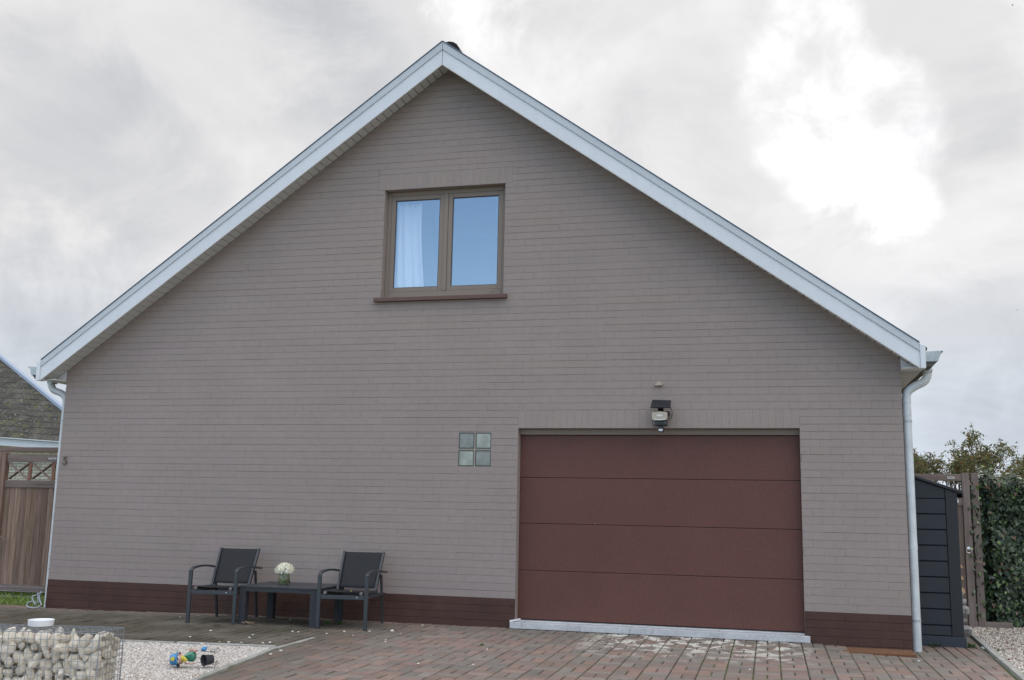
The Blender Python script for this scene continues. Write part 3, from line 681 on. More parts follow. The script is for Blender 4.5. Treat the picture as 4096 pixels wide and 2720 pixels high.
a=MB(); a.bar((1.66,-.17,2.50),(1.66,-.08,2.43),.06,.04); a.box(1.585,1.755,-.10,-.001,2.395,2.435); a.box(1.60,1.72,-.06,-.001,2.29,2.395); L0(a).build('bracket',m_black,fl,bevel=.004)
a=MB(); a.prism([(1.573,2.335),(1.590,2.327),(1.655,2.322),(1.722,2.327),(1.738,2.335),(1.744,2.405),(1.72,2.416),(1.66,2.420),(1.60,2.416),(1.571,2.406)],-.215,-.15); h_=L0(a).build('lamp_head',m_beige,fl,bevel=.006)
a=MB(); a.prism([(1.588,2.327),(1.655,2.321),(1.725,2.327),(1.725,2.335),(1.655,2.329),(1.588,2.335)],-.221,-.2155); L0(a).build('rim',m_lens,fl)
a=MB(); a.box(1.628,1.688,-.2185,-.2155,2.363,2.385); L0(a).build('sticker',m_grey,fl)
a=MB(); a.box(1.595,1.735,-.149,-.08,2.268,2.326); L0(a).build('housing',m_black,fl,bevel=.006)
for xx in (1.603,1.700): a=MB(); a.box(xx,xx+.026,-.156,-.1495,2.282,2.318); L0(a).build('hinge',m_gp,fl,bevel=.003)
a=MB(); a.box(1.63,1.70,-.153,-.1496,2.295,2.308); L0(a).build('hinge',m_gp,fl)
a=MB(); a.tube([(1.665,-.12,2.30),(1.662,-.13,2.255)],.008,8); a.box(1.632,1.692,-.155,-.10,2.20,2.258); L0(a).build('motion_sensor',m_black,fl,bevel=.009)
a=MB(); a.box(1.641,1.684,-.160,-.1555,2.206,2.232); L0(a).build('sensor_lens',m_lens,fl,bevel=.002)
for q_,r_ in (([(1.57,-.10,2.36),(1.560,-.05,2.31),(1.572,-.04,2.27),(1.60,-.04,2.262),(1.625,-.07,2.28)],.0022),([(1.77,-.15,2.475),(1.790,-.08,2.42),(1.775,-.06,2.36),(1.745,-.07,2.35),(1.735,-.12,2.365)],.0025),([(1.77,-.15,2.475),(1.781,-.1,2.40),(1.765,-.07,2.345),(1.74,-.07,2.34)],.002)):
    a=MB(); a.tube(q_,r_,5); L0(a).build('cable',m_black,fl)
m_vent=Mat('painted_cap',(.29,.245,.20),.6)
a=MB(); a.add([(-.05,0,.0),(-.005,0,.044),(.05,0,.012),(.045,0,-.022),(-.035,0,-.022),(-.045,-.028,-.006),(-.004,-.012,.032),(.042,-.03,.002),(.04,-.032,-.014),(-.036,-.03,-.014)],[(5,6,7,8,9),(0,1,6,5),(1,2,7,6),(2,3,8,7),(3,4,9,8),(4,0,5,9)])
tag(a.build('cable_cap',m_vent,loc=(1.628,.001,2.745),bevel=.002),'small taupe cable cap on the wall above the solar floodlight','cap')
# curtain ----------------------------------------------------------------
m_cur=Mat('white_voile',(.88,.88,.88),.8); m_cur.b.inputs['Subsurface Weight'].default_value=0
nx,nz=70,22; V=[];Fq=[]
for j in range(nz+1):
    t=j/nz; z=3.94+t*1.19
    # the free edge hangs in a soft curve
    xr=-1.295-.072*math.sin(min(t*1.7,1.57))
    for i in range(nx+1):
        u=i/nx; xl=-1.74; x=xl+(xr-xl)*u; y=.27+.022*math.sin(u*24+1.2*t)*(.35+.65*(1-t*.5))+.022*math.sin(u*9+2)
        V.append((x,y,z))
for j in range(nz):
    for i in range(nx): a_=j*(nx+1)+i; Fq.append((a_,a_+1,a_+nx+2,a_+nx+1))
cu=MB(); cu.add(V,Fq); co=cu.build('curtain',m_cur,smooth=True); so2=co.modifiers.new('s','SOLIDIFY'); so2.thickness=.002
tag(co,'white voile curtain hanging behind the left pane of the upstairs window','curtain')
# ------------------------------------------------------------------ CHAIRS
def make_chair():
    t=empty('garden_chair')
    for s in (-1,1):
        lg=MB(); lg.bar((s*.268,0,0),(s*.268,.0,.578),.040,.028,(0,1,0)); lg.build('leg',m_metal,t,bevel=.003)
        ar=MB(); pts=[(0,.572),(.018,.590),(.06,.601),(.14,.609),(.24,.613),(.36,.611),(.50,.600),(.60,.588),(.73,.575)]
        ov=[(y,z+.010) for y,z in pts]+[(y,z-.011) for y,z in pts[::-1]]
        ov[0]=(-.014,.575); ov[-1]=(.014,.560)
        ar.prism(ov,s*.268-.020,s*.268+.020,axis='x'); ar.build('armrest',m_metal,t,bevel=.003)
        rl=MB(); rl.bar((s*.246,.735,0),(s*.2475,.612,.548),.022,.036,(0,1,0)); rl.build('leg',m_metal,t,bevel=.003)
        up_=MB(); up_.bar((s*.222,.48,.365),(s*.236,.720,.800),.026,.040,(0,1,0)); 
        up_.build('back_upright',m_metal,t,bevel=.003)
        sr=MB(); sr.bar((s*.205,.020,.385),(s*.232,.50,.372),.030,.030); sro=sr.build('seat_rail',m_metal,t,bevel=.004)
        cp=MB(); cp.tube([(s*.205,.004,.385),(s*.205,.0195,.385)],.018,12); cp.build('end_cap',m_cap,sro,smooth=True)
        sd_=MB(); sd_.bar((s*.268,.015,.345),(s*.262,.70,.335),.018,.030); sd_.build('side_rail',m_metal,t,bevel=.002)
        for zz in (.30,.345): bo=MB(); bo.tube([(s*.268-.024,-.0,zz),(s*.268+.024,-.0,zz)],.0045,6); bo.build('bolt',m_cap,t)
    fr=MB(); fr.box(-.247,.247,-.012,.012,.318,.362); fr.build('front_rail',m_metal,t,bevel=.003)
    br=MB(); br.box(-.232,.232,.655,.673,.315,.345); br.build('back_rail',m_metal,t,bevel=.003)
    st=MB(); st.box(-.0045,.0045,-.0135,-.0122,-.006,.006); st.v=[(x+.165,y,z+.343) for x,y,z in st.v]; st.build('price_dot',m_grey,t)
    def cloth(P0,P1,P2,P3,sag,nrm):
        mb=MB(); n=12; V=[];Fq=[]
        P0,P1,P2,P3=[Vector(p) for p in (P0,P1,P2,P3)]
        for j in range(n+1):
            for i in range(n+1):
                u,v=i/n,j/n; p=P0.lerp(P1,u).lerp(P3.lerp(P2,u),v)-Vector(nrm)*sag*math.sin(math.pi*u)*(.4+.6*math.sin(math.pi*v)); V.append(p)
        for j in range(n):
            for i in range(n): a_=j*(n+1)+i; Fq.append((a_,a_+1,a_+n+2,a_+n+1))
        mb.add(V,Fq); return mb
    b=cloth((-.212,.500,.408),(.212,.500,.408),(.225,.710,.795),(-.225,.710,.795),.012,(0,-.86,.5)).build('backrest',m_sling,t,smooth=True); md=b.modifiers.new('s','SOLIDIFY'); md.thickness=.003
    s_=cloth((-.20,.03,.400),(.20,.03,.400),(.226,.47,.386),(-.226,.47,.386),.018,(0,0,1)).build('seat',m_sling,t,smooth=True); md=s_.modifiers.new('s','SOLIDIFY'); md.thickness=.003
    return t
def copy_tree(o,parent=None):
    c=o.copy(); sc.collection.objects.link(c); c.parent=parent
    for ch in list(o.children): copy_tree(ch,c)
    return c
ch=make_chair()
tag(ch,'black metal garden chair with mesh back, left of the small table','chair','garden chairs against the wall'); ch.location=(-3.245,-.975,-.002); ch.rotation_euler.z=R(6.5)
c2=copy_tree(ch); tag(c2,'black metal garden chair with a yellow speck on its seat, right of the small table','chair','garden chairs against the wall'); c2.location=(-1.705,-.915,0); c2.rotation_euler.z=R(5)
a=MB(); a.lathe([(.001,.002),(.010,.003),(.011,.0),(.001,-.001)],8); m_yel=Mat('yellow_leaf',(.55,.50,.12),.7); tag(a.build('fallen_leaf',m_yel,loc=(-1.715,-.66,.388)),'tiny yellow leaf lying on the seat of the right garden chair','leaf')
# ------------------------------------------------------------------ TABLE
m_rattan=Mat('anthracite_resin_rattan',(.030,.032,.040),.5,spec=.4)
vor=m_rattan.t.nodes.new('ShaderNodeTexBrick'); vor.inputs['Scale'].default_value=1; vor.inputs['Brick Width'].default_value=.026; vor.inputs['Row Height'].default_value=.012; vor.inputs['Mortar Size'].default_value=.0016; vor.inputs['Mortar Smooth'].default_value=.9
mp_=m_rattan.t.nodes.new('ShaderNodeMapping'); m_rattan.link(m_rattan.tc.outputs['Object'],mp_.inputs[0]); mp_.inputs['Rotation'].default_value=(R(90),0,0); m_rattan.link(mp_.outputs[0],vor.inputs['Vector'])
vor.inputs['Color1'].default_value=(.05,.053,.063,1); vor.inputs['Color2'].default_value=(.034,.036,.045,1); vor.inputs['Mortar'].default_value=(.009,.009,.011,1)
m_rattan.col=vor.outputs['Color']; m_rattan.link(m_rattan.col,m_rattan.b.inputs['Base Color']); m_rattan.bump(1,.9,.004,src=vor.outputs['Fac']); m_rattan.vary(60,.15)
m_rtop=Mat('anthracite_resin_top',(.040,.043,.052),.42,spec=.45).vary(25,.12).bump(140,.5,.002,2,(1,4,1))
tb=empty('garden_table',(-2.485,-.525,0),label='low black woven resin table standing between the two garden chairs',cat='table')
a=MB(); a.box(-.475,.475,-.375,.375,.405,.419); a.build('tabletop',m_rtop,tb,bevel=.004)
a=MB(); a.box(-.470,.470,-.370,-.34,.357,.4045); a.box(-.470,.470,.34,.370,.357,.4045); a.box(-.470,-.44,-.339,.339,.357,.4045); a.box(.44,.470,-.339,.339,.357,.4045); a.build('apron',m_rattan,tb,bevel=.002)
for sx in (-1,1):
    for sy in (-1,1):
        a=MB(); a.box(*sorted((sx*.470,sx*.388)),*sorted((sy*.370,sy*.295)),0,.3568); a.build('leg',m_rattan,tb,bevel=.004)
# vase
vs=empty('glass_vase',(-2.605,-.52,.419),label='ribbed green glass vase on the black table, holding white hydrangeas',cat='vase')
m_vg=bpy.data.materials.new('green_glass'); m_vg.use_nodes=True; b=m_vg.node_tree.nodes['Principled BSDF']; b.inputs['Base Color'].default_value=(.72,.78,.62,1); b.inputs['Transmission Weight'].default_value=1; b.inputs['Roughness'].default_value=.04; b.inputs['IOR'].default_value=1.45
def ribbed(mb,prof,n=64,rib=.0016,k=16):
    V=[];Fq=[]
    for r,z in prof:
        for i in range(n): t=2*math.pi*i/n; rr=r+rib*math.cos(k*t)*(1 if r>.03 else 0); V.append((rr*math.cos(t),rr*math.sin(t),z))
    for j in range(len(prof)-1):
        for i in range(n): Fq.append((j*n+i,j*n+(i+1)%n,(j+1)*n+(i+1)%n,(j+1)*n+i))
    Fq+=[tuple(range(n))[::-1]]; Fq.append(tuple((len(prof)-1)*n+i for i in range(n))); mb.add(V,Fq); return mb
a=ribbed(MB(),[(.058,0),(.065,.004),(.068,.03),(.063,.08),(.056,.128),(.0535,.128),(.0605,.08),(.0655,.03),(.060,.010),(.02,.009)]); a.build('vase_body',m_vg,vs,smooth=True)
m_water=bpy.data.materials.new('cloudy_water'); m_water.use_nodes=True; b=m_water.node_tree.nodes['Principled BSDF']; b.inputs['Base Color'].default_value=(.55,.62,.45,1); b.inputs['Transmission Weight'].default_value=.75; b.inputs['Roughness'].default_value=.2; b.inputs['IOR'].default_value=1.33
a=MB(); a.lathe([(.0015,.0102),(.055,.0105),(.062,.03),(.0585,.07),(.0015,.07)],24,close=True); a.build('water',m_water,vs,smooth=True)
m_stem=Mat('stems',(.08,.20,.05),.6)
m_petal=Mat('cream_petals',(.80,.80,.70),.65,spec=.2).attr('tone'); m_leafd=Mat('dark_green_leaf',(.03,.06,.02),.5)
fl2=empty('hydrangea_bunch',(-2.605,-.52,.425),label='round bunch of white hydrangeas in the green glass vase',cat='flowers')
a=MB()
for k in range(7):
    t=k*.9; a.tube([(.02*math.cos(t+2),.02*math.sin(t+2),.012),(.012*math.cos(t),.012*math.sin(t),.08),(.05*math.cos(t),.05*math.sin(t),.17)],.0028,6)
a.build('stem',m_stem,fl2,smooth=True)
a=MB()
for k in range(9):
    t=random.uniform(0,6.28); p=Vector((.05*math.cos(t),.05*math.sin(t),.135)); q=Vector((.085*math.cos(t),.085*math.sin(t),.128)); sdv=Vector((-math.sin(t),math.cos(t),0))*.022
    a=MB(); a.add([p,p.lerp(q,.5)+sdv,q,p.lerp(q,.5)-sdv],[(0,1,2,3)]); a.build('leaf',m_leafd,fl2)
a=MB()
for k in range(520):
    th_=random.uniform(0,2*math.pi); ph=math.acos(random.uniform(-.25,1)); rr=random.uniform(.88,1.06)
    p=Vector((.108*math.sin(ph)*math.cos(th_),.108*math.sin(ph)*math.sin(th_),.150+.083*math.cos(ph)))*1.0
    c0=Vector((0,0,.150)); p=c0+(p-c0)*rr; nrm=(p-c0).normalized(); nrm=(nrm+Vector((random.uniform(-.4,.4),random.uniform(-.4,.4),random.uniform(-.4,.4)))).normalized()
    x=nrm.orthogonal().normalized(); y=nrm.cross(x); sz=random.uniform(.008,.013); r0=random.uniform(0,1.5); kk=random.uniform(.85,1.1); cc=(kk,kk*random.uniform(.97,1.0),kk*random.uniform(.8,1.02))
    for q in range(4):
        t=r0+q*math.pi/2; d=x*math.cos(t)+y*math.sin(t); e=-x*math.sin(t)+y*math.cos(t)
        a.add([p,p+d*sz*.6+e*sz*.42+nrm*.001,p+d*sz+nrm*.003,p+d*sz*.6-e*sz*.42+nrm*.001],[(0,1,2,3)],cc)
a.build('blossom',m_petal,fl2)
# ------------------------------------------------------------------ GABION
ga0=Vector((-1.655,-5.163,0)); dx=Vector((-.984,-.178,0)).normalized(); dy=Vector((-dx.y,dx.x,0))*-1
# dx runs left along the front, dy runs back
GL,GD,GH=1.10,.375,.42
gb=empty('gabion_basket',ga0,label='galvanised wire gabion basket filled with cream rocks beside the patio',cat='gabion')
m_wire=Mat('galvanised_wire',(.27,.30,.34),.4,.5)
def gp(u,v,z): return dx*u+dy*v+Vector((0,0,z))
def wires(fn,na,nb,la,lb,r=.0020):
    mb=MB()
    for i in range(na+1):
        p=la*i/na; q=[fn(p+random.uniform(-.001,.001),lb*k/6) for k in range(7)]; q=[v+Vector((random.uniform(-.0015,.0015),random.uniform(-.0015,.0015),random.uniform(-.001,.001))) for v in q]; mb.tube(q,r,5,caps=False)
    for j in range(nb+1):
        p=lb*j/nb; mb.tube([fn(la*k/8,p)+Vector((random.uniform(-.0015,.0015),random.uniform(-.0015,.0015),random.uniform(-.0015,.0015))) for k in range(9)],r,5,caps=False)
    return mb
cell=.0455
wires(lambda a,b:gp(a,0,b),24,9,GL,GH).build('front_mesh',m_wire,gb,smooth=True)
wires(lambda a,b:gp(a,GD,b),24,9,GL,GH).build('back_mesh',m_wire,gb,smooth=True)
wires(lambda a,b:gp(-.004,a,b),8,9,GD,GH).build('side_mesh',m_wire,gb,smooth=True)
wires(lambda a,b:gp(GL+.004,a,b),8,9,GD,GH).build('side_mesh',m_wire,gb,smooth=True)
wires(lambda a,b:gp(a,b,GH+.003),24,5,GL,GD,.0015).build('lid_mesh',m_wire,gb,smooth=True)
# a spacer wire ring closing each corner
for (u,v) in ((0,0),(0,GD)):
    q=[]; a=MB()
    for k in range(160): t=k/160; q.append(gp(u,v,0)+Vector((.006*math.cos(t*60),.006*math.sin(t*60),t*GH)))
    a.tube(q,.0014,4,caps=False); a.build('corner_spiral',m_wire,gb)
m_rock=Mat('cream_limestone',(.68,.62,.52),.85,spec=.2).vary(7,.2,6); m_rock.over(m_rock.rng(m_rock.noise(5,5),.54,.74,0,.6),(.50,.39,.24)); m_rock.over(m_rock.rng(m_rock.noise(8,6),.55,.7,0,.5),(.48,.48,.36)); oi_=m_rock.t.nodes.new('ShaderNodeObjectInfo'); m_rock.over(m_rock.rng(oi_.outputs['Random'],.55,1.0,0,.55),(.46,.40,.31)); m_rock.over(m_rock.rng(oi_.outputs['Random'],.28,.0,0,.6),(.78,.74,.66)); m_rock.bump(35,.6,.008,5)
def rockmesh(seed,sub_=3):
    V,Fc=ico(sub_); rg=np.random.default_rng(seed); V=V.copy()
    for k in range(15):
        d=rg.normal(size=3); d/=np.linalg.norm(d); o_=rg.uniform(.46,.80); t=V@d-o_; V-=np.outer(np.maximum(t,0),d)*.96
    V*=np.array([1.25,1.0,.8])*rg.uniform(.9,1.12,3); V+=rg.normal(0,.006,V.shape)
    me=numpy_mesh('rock',V,Fc,None,False)
    me.materials.append(m_rock.m); return me
RM=[rockmesh(i) for i in range(14)]
ORD=['first','second','third','fourth','fifth','sixth','seventh','eighth','ninth','tenth','eleventh','twelfth','thirteenth','fourteenth','fifteenth']
ROWN=['bottom','sixth','fifth','fourth','third','second','topmost']
def rock(u,v,z,s,label):
    o=bpy.data.objects.new('rock',random.choice(RM)); sc.collection.objects.link(o); o.location=ga0+gp(u,v,z); o.rotation_euler=(random.uniform(0,6.28),random.uniform(0,6.28),random.uniform(0,6.28)); k=s*random.uniform(.92,1.35); o.scale=(k*random.uniform(.85,1.2),k*random.uniform(.8,1.1),k)
    tag(o,label,'rock','rocks filling the gabion'); return o
for r_ in range(7):
    z=.033+r_*.0565; tr=ROWN[r_]
    for layer,(v,s_) in enumerate(((.048,.044),(.125,.048))):
        u=.046+(.03 if (r_+layer)%2 else 0); c_=0
        while u<.84:
            rock(u,v+random.uniform(-.008,.01),z+random.uniform(-.012,.012)-(.008 if r_==6 else 0),s_,'cream rock %s from the right corner, %s row, gabion %s layer'%(ORD[c_],tr,'front' if layer==0 else 'second'))
            u+=.073*random.uniform(.75,1.25); c_+=1
    for n_,v in enumerate((.20,.262,.325)):
        rock(.048+random.uniform(0,.012),v+random.uniform(-.01,.015),z+random.uniform(-.012,.01)-(.03 if n_==2 and r_==6 else 0),.045,'cream rock in the gabion right side face, %s row, %s'%(tr,('front part','middle','rear')[n_]))
for c_,u in enumerate(np.arange(.14,.84,.10)):
    for n_,v in enumerate((.215,.30)): rock(u+random.uniform(-.02,.02),v,.315+random.uniform(-.012,.02),.060,'cream rock under the gabion lid, %s from the right, %s'%(ORD[c_],'rear line' if n_ else 'middle line'))
# white tub
m_tub=Mat('white_plastic_tub',(.80,.82,.85),.35).vary(4,.03)
a=MB(); a.lathe([(.001,0),(.083,0),(.0855,.004),(.0875,.038),(.089,.042),(.086,.042),(.083,.038),(.081,.006),(.001,.005)],40); tag(a.build('plastic_tub',m_tub,loc=(-2.285,-4.965,GH+.007),smooth=True),'round shallow white plastic tub on top of the gabion','tub')
# ------------------------------------------------------------------ GARDEN ORNAMENT
S_=.000264
og=Vector((-1.715,-3.83,.0))
orn=empty('garden_ornament',og,-yaw,label='painted metal doll planter with blue hat and green dress, fallen over on the gravel',cat='garden ornament')
def lc(px,py,d=0): return Vector(((px-1180)*S_,d,(1120-py)*S_*1.02))
m_blue=Mat('blue_enamel',(.05,.26,.52),.35).vary(30,.1); m_skin=Mat('painted_skin',(.50,.30,.24),.5); m_green=Mat('green_enamel',(.03,.21,.13),.35).vary(12,.25); m_yellow=Mat('yellow_enamel',(.62,.52,.05),.45); m_wht=Mat('white_enamel',(.8,.8,.8),.4); m_pot=Mat('dark_planter',(.035,.040,.048),.5).vary(20,.15); m_hair=Mat('brown_paint',(.06,.03,.02),.6); m_lgreen=Mat('pale_green_enamel',(.25,.45,.36),.4)
def aim(p,d,tilt=None): return Matrix.Translation(p)@Vector(d).to_track_quat('Z','Y').to_matrix().to_4x4()
hatd=Vector((-1,-.25,-.02)).normalized(); hp=lc(672,855,.0)
a=MB(); Mh=aim(hp,hatd)@Matrix.Diagonal((1.0,1,1,1)); a.lathe([(.070,.0),(.072,.002),(.050,.008),(.0455,.010),(.046,.03),(.040,.048),(.025,.058),(.001,.061)],28,M=Mh); a.lathe([(.001,.0),(.070,-.001),(.070,0)],28,M=Mh); ho=a.build('hat',m_blue,orn,smooth=True)
a=MB(); p=hp+hatd*.034+Vector((0.012,-.047,.012)); n_=Vector((-.1,-1,.1)).normalized(); x=Vector((1,0,0)); y=n_.cross(x)
pts=[]
for k in range(12): rr=.021 if k%2==0 else .012; t=k*math.pi/6; pts.append(p+x*rr*math.cos(t)+y*rr*math.sin(t))
a.add([v+n_*.003 for v in pts]+[v-n_*.003 for v in pts],[tuple(range(12)),tuple(range(12,24))[::-1]]+[(i,(i+1)%12,12+(i+1)%12,12+i) for i in range(12)]); a.build('flower',m_yellow,ho)
hd=lc(745,850,.0)
a=MB(); a.lathe([(.001,-.038),(.02,-.034),(.034,-.020),(.040,0),(.036,.018),(.022,.032),(.001,.037)],24,M=aim(hd,hatd)); he=a.build('head',m_skin,orn,smooth=True)
for (px,py) in ((735,790),(728,912)):
    a=MB(); q=lc(px,py,-.037); a.lathe([(.001,.006),(.006,.005),(.010,.001),(.010,-.003)],14,M=aim(q,(0.1,-1,0))); e=a.build('eye',m_wht,he,smooth=True)
    a=MB(); a.lathe([(.001,.0085),(.004,.0078),(.006,.005)],12,M=aim(q,(0.1,-1,0))); a.build('pupil',m_black,e,smooth=True)
a=MB(); a.tube([lc(735,930,-.01),lc(725,1010,-.012),lc(745,1070,-.01)],[.010,.013,.006],10); a.tube([lc(735,720,0),lc(725,650,.01)],[.010,.006],10); a.build('hair',m_hair,orn,smooth=True)
a=MB(); a.lathe([(.006,-.05),(.022,-.035),(.036,-.01),(.040,.02),(.036,.036),(.030,.042),(.001,.043)],24,M=aim(lc(1050,770,.01),(.97,-.05,-.05))); dro=a.build('dress',m_green,orn,smooth=True)
a=MB(); a.tube([lc(905,745,-.03),lc(1150,640,-.035)],.0035,8); a.build('strap',m_lgreen,dro,smooth=True)
a=MB(); q=lc(880,800,-.03)
a.tube([lc(815,770,-.012),lc(890,830,-.018),lc(900,900,-.015)],[.014,.020,.012],10); a.tube([lc(930,800,-.038),lc(985,840,-.046),lc(1040,835,-.046)],[.012,.010,.004],8); a.tube([lc(930,860,-.038),lc(960,880,-.042),lc(1000,850,-.044)],[.010,.009,.004],8); a.build('scarf',m_yellow,orn,smooth=True)
a=MB(); a.tube([lc(1000,610,.02),lc(1100,575,.02),lc(1180,600,.01),lc(1240,590,0)],[.010,.009,.009,.008],8); a.tube([lc(1180,610,-.01),lc(1230,590,-.01),lc(1270,560,-.01)],[.010,.012,.008],8); a.build('arm',m_skin,orn,smooth=True)
a=MB(); a.tube([lc(900,905,-.02),lc(1000,960,-.02),lc(1150,965,-.02),lc(1240,940,-.01)],.006,8); a.build('arm',m_skin,orn,smooth=True)
a=MB(); a.lathe([(.001,-.022),(.010,-.018),(.019,-.004),(.021,.006),(.014,.018),(.001,.023)],18,M=aim(lc(1430,560,.03),(.8,0,.35))); bo_=a.build('bird',m_blue,orn,smooth=True)
a=MB(); a.add([lc(1490,500,.03),lc(1525,450,.03),lc(1535,530,.03),lc(1495,560,.035)],[(0,1,2,3)]); a.build('tail',m_blue,bo_)
# pot lying on its side, mouth to the viewer's left
pd=Vector((-.62,-.70,-.03)).normalized(); pc=lc(1500,860,-.012)
a=MB(); Mp=aim(pc,pd); a.lathe([(.001,-.075),(.034,-.075),(.036,-.072),(.044,.0),(.046,.004),(.0435,.0),(.0345,-.070),(.001,-.070)],32,M=Mp); a.build('pot',m_pot,orn,smooth=True)
def ringw(c,rx,rz,d=0,n=18,r=.0018):
    a=MB(); a.tube([c+Vector((rx*math.cos(2*math.pi*k/n),d*math.sin(2*math.pi*k/n),rz*math.sin(2*math.pi*k/n))) for k in range(n+1)],r,5,caps=False); return a
for c_,q_ in ((lc(1770,600,.05),((.040,.009,.04),(.012,.004,.012))),(lc(1840,950,.02),((.022,.009,.03),(.008,.004,.01)))):
    wh=ringw(c_,*q_[0]).build('wheel',m_pot,orn); ringw(c_,*q_[1]).build('hub',m_pot,wh)
for p,q in (((1270,605),(1620,625)),((1620,625),(1760,610)),((1665,600),(1670,680)),((1762,590),(1762,670)),((1240,810),(1400,810)),((1290,950),(1450,920)),((1480,1000),(1750,990)),((1752,930),(1755,990)),((1080,575),(1160,590))): a=MB(); a.tube([lc(*p,.02),lc(*q,.02)],.0022,5); a.build('wire_rod',m_pot,orn)
# ------------------------------------------------------------------ small things on the ground
m_mat=Mat('coir_mat',(.16,.075,.035),.95).vary(50,.35,3).bump(90,1,.01,3)
a=MB(); 
for (xa,xb) in ((3.50,4.19),): a.box(xa,xb,-.44,-.075,-.045,-.012)
tag(a.build('doormat',m_mat,bevel=.008),'brown coir doormat lying against the plinth at the right corner','doormat')
m_peg=Mat('white_plastic_strip',(.75,.78,.82),.4)
a=MB(); a.tube([(-.042,-.055,.080),(.0,-.01,.086),(.04,.09,.094)],[.011,.010,.009],8); tag(a.build('plastic_strip',m_peg,smooth=True),'short white plastic strip on the left end of the garage threshold','plastic strip')
m_rope=Mat('pale_blue_rope',(.30,.33,.38),.7); a=MB()
rb=Vector((-6.235,-.10,-.03))
def loop(c,rx,rz,ph,n=20): return [c+Vector((rx*math.cos(2*math.pi*k/n+ph),.03*math.sin(k*.9),rz*math.sin(2*math.pi*k/n+ph))) for k in range(n+1)]
a.tube([(-6.20,-.05,.17),(-6.205,-.08,.11),(-6.17,-.10,.06),(-6.13,-.12,.02),(-6.14,-.15,-.015),(-6.20,-.17,-.025),(-6.28,-.16,-.02),(-6.33,-.14,.0),(-6.33,-.12,.035),(-6.28,-.1,.05),(-6.22,-.09,.03)],.009,8)
a.tube([(-6.24,-.06,.15),(-6.22,-.08,.09),(-6.19,-.10,.03),(-6.22,-.12,.01),(-6.29,-.1,.09),(-6.30,-.08,.11),(-6.24,-.07,.13),(-6.17,-.08,.16)],.008,8)
tag(a.build('rope',m_rope,smooth=True),'pale blue rope in loose loops at the foot of the left wall corner','rope')
def sprig(name,x,y,n,hh,col,label,cat='weed',z=0,group=None,wd=.010):
    m=Mat(name+'_green',col,.6); a=MB()
    for k in range(n):
        t=random.uniform(0,6.28); l=hh*random.uniform(.5,1.1); lean=random.uniform(.3,1.3); p=Vector((random.uniform(-.6,.6)*hh,random.uniform(-.4,.4)*hh,0)); d=Vector((math.cos(t)*lean,math.sin(t)*lean,1)).normalized(); q=p+d*l; s=Vector((-math.sin(t),math.cos(t),0))*wd*random.uniform(.5,1)
        a.add([p,p.lerp(q,.6)+s,q,p.lerp(q,.6)-s],[(0,1,2,3)])
    return tag(a.build(name,m,loc=(x,y,z)),label,cat,group)
sprig('weed',-2.06,-.477,34,.045,(.06,.13,.03),'low green weed under the left side of the right chair')
sprig('weed',-1.94,-.43,30,.045,(.05,.12,.03),'green weed tuft by the back leg of the right chair')
sprig('weed',-2.02,-.62,12,.022,(.10,.15,.07),'tiny grey green seedling in front of the chair weeds')
sprig('weed',.055,-1.55,26,.030,(.08,.13,.03),'small grass tuft in a driveway joint left of the garage',wd=.004)
sprig('weed',4.50,.50,40,.07,(.04,.07,.025),'dark weed at the foot of the plastic shed plinth',z=-.04,wd=.006)
sprig('weed',4.87,.62,44,.06,(.06,.12,.03),'leafy weed at the right corner of the shed plinth',z=-.04)
sprig('weed',5.28,-.15,90,.08,(.08,.15,.04),'grass tuft growing through the right gravel',z=-.05,wd=.004)
sprig('weed',5.12,.45,50,.05,(.10,.14,.05),'thin weeds on the gravel beside the right kerb',z=-.05,wd=.005)
sprig('weed',-1.86,-1.9,14,.02,(.10,.17,.04),'pale green seedling on the mossy patio',wd=.006)
m_dl=Mat('dry_leaf',(.20,.14,.09),.8).vary(30,.3); a=MB()
for k in range(16):
    p=Vector((random.uniform(-.06,.07),random.uniform(-.02,.02),.005+random.uniform(0,.02))); q=p+Vector((random.uniform(-.05,.05),random.uniform(-.02,.02),random.uniform(0,.03))); a.add([p,p+Vector((.01,.012,.012)),q,q+Vector((0,-.012,.0))],[(0,1,2,3)])
a.tube([(-.14,-.01,.004),(.0,.0,.008),(.13,.02,.005)],.0014,4); a.tube([(.05,0,.01),(.07,.01,.05)],.002,4)
tag(a.build('dry_leaves',m_dl,loc=(-2.80,-.93,0)),'curled dry leaves and stalks beside the left front table leg','leaves')
a=MB()
for k in range(5): a.tube([(random.uniform(-.12,.0),random.uniform(-.03,.03),.004),(random.uniform(-.03,.05),random.uniform(-.03,.03),.01+.02*random.random()),(random.uniform(.06,.13),random.uniform(-.03,.03),.004)],.002,4)
tag(a.build('twigs',m_dl,loc=(-3.42,-.18,0)),'thin dry twigs under the left chair by the plinth','twigs')
V0,F0=ico(2); PMs=[]
m_wp=Mat('white_pebble',(.60,.57,.51),.8).vary(40,.1)
for k in range(4):
    rg=np.random.default_rng(50+k); V=V0*(1+rg.normal(0,.05,(len(V0),1)))*np.array([1.2,.9,.6]); me=numpy_mesh('pebble',V,F0,None,True); me.materials.append(m_wp.m); PMs.append(me)
STRAY=[]
def peb(x,y,s):
    o=bpy.data.objects.new('stray_pebble',random.choice(PMs)); sc.collection.objects.link(o); o.location=(x,y,gz(x)+s*.4); o.scale=(s,s,s); o.rotation_euler.z=random.uniform(0,6)
    STRAY.append((x,y,o))
A_=lambda px,py:(650+px/2.361,2100+py/2.361)
def gnd(px,py,z=0):
    d=fw+r2*((px-2048)/F)-u2*((py-1360)/F); return CAM+d*((z-CAM.z)/d.z)
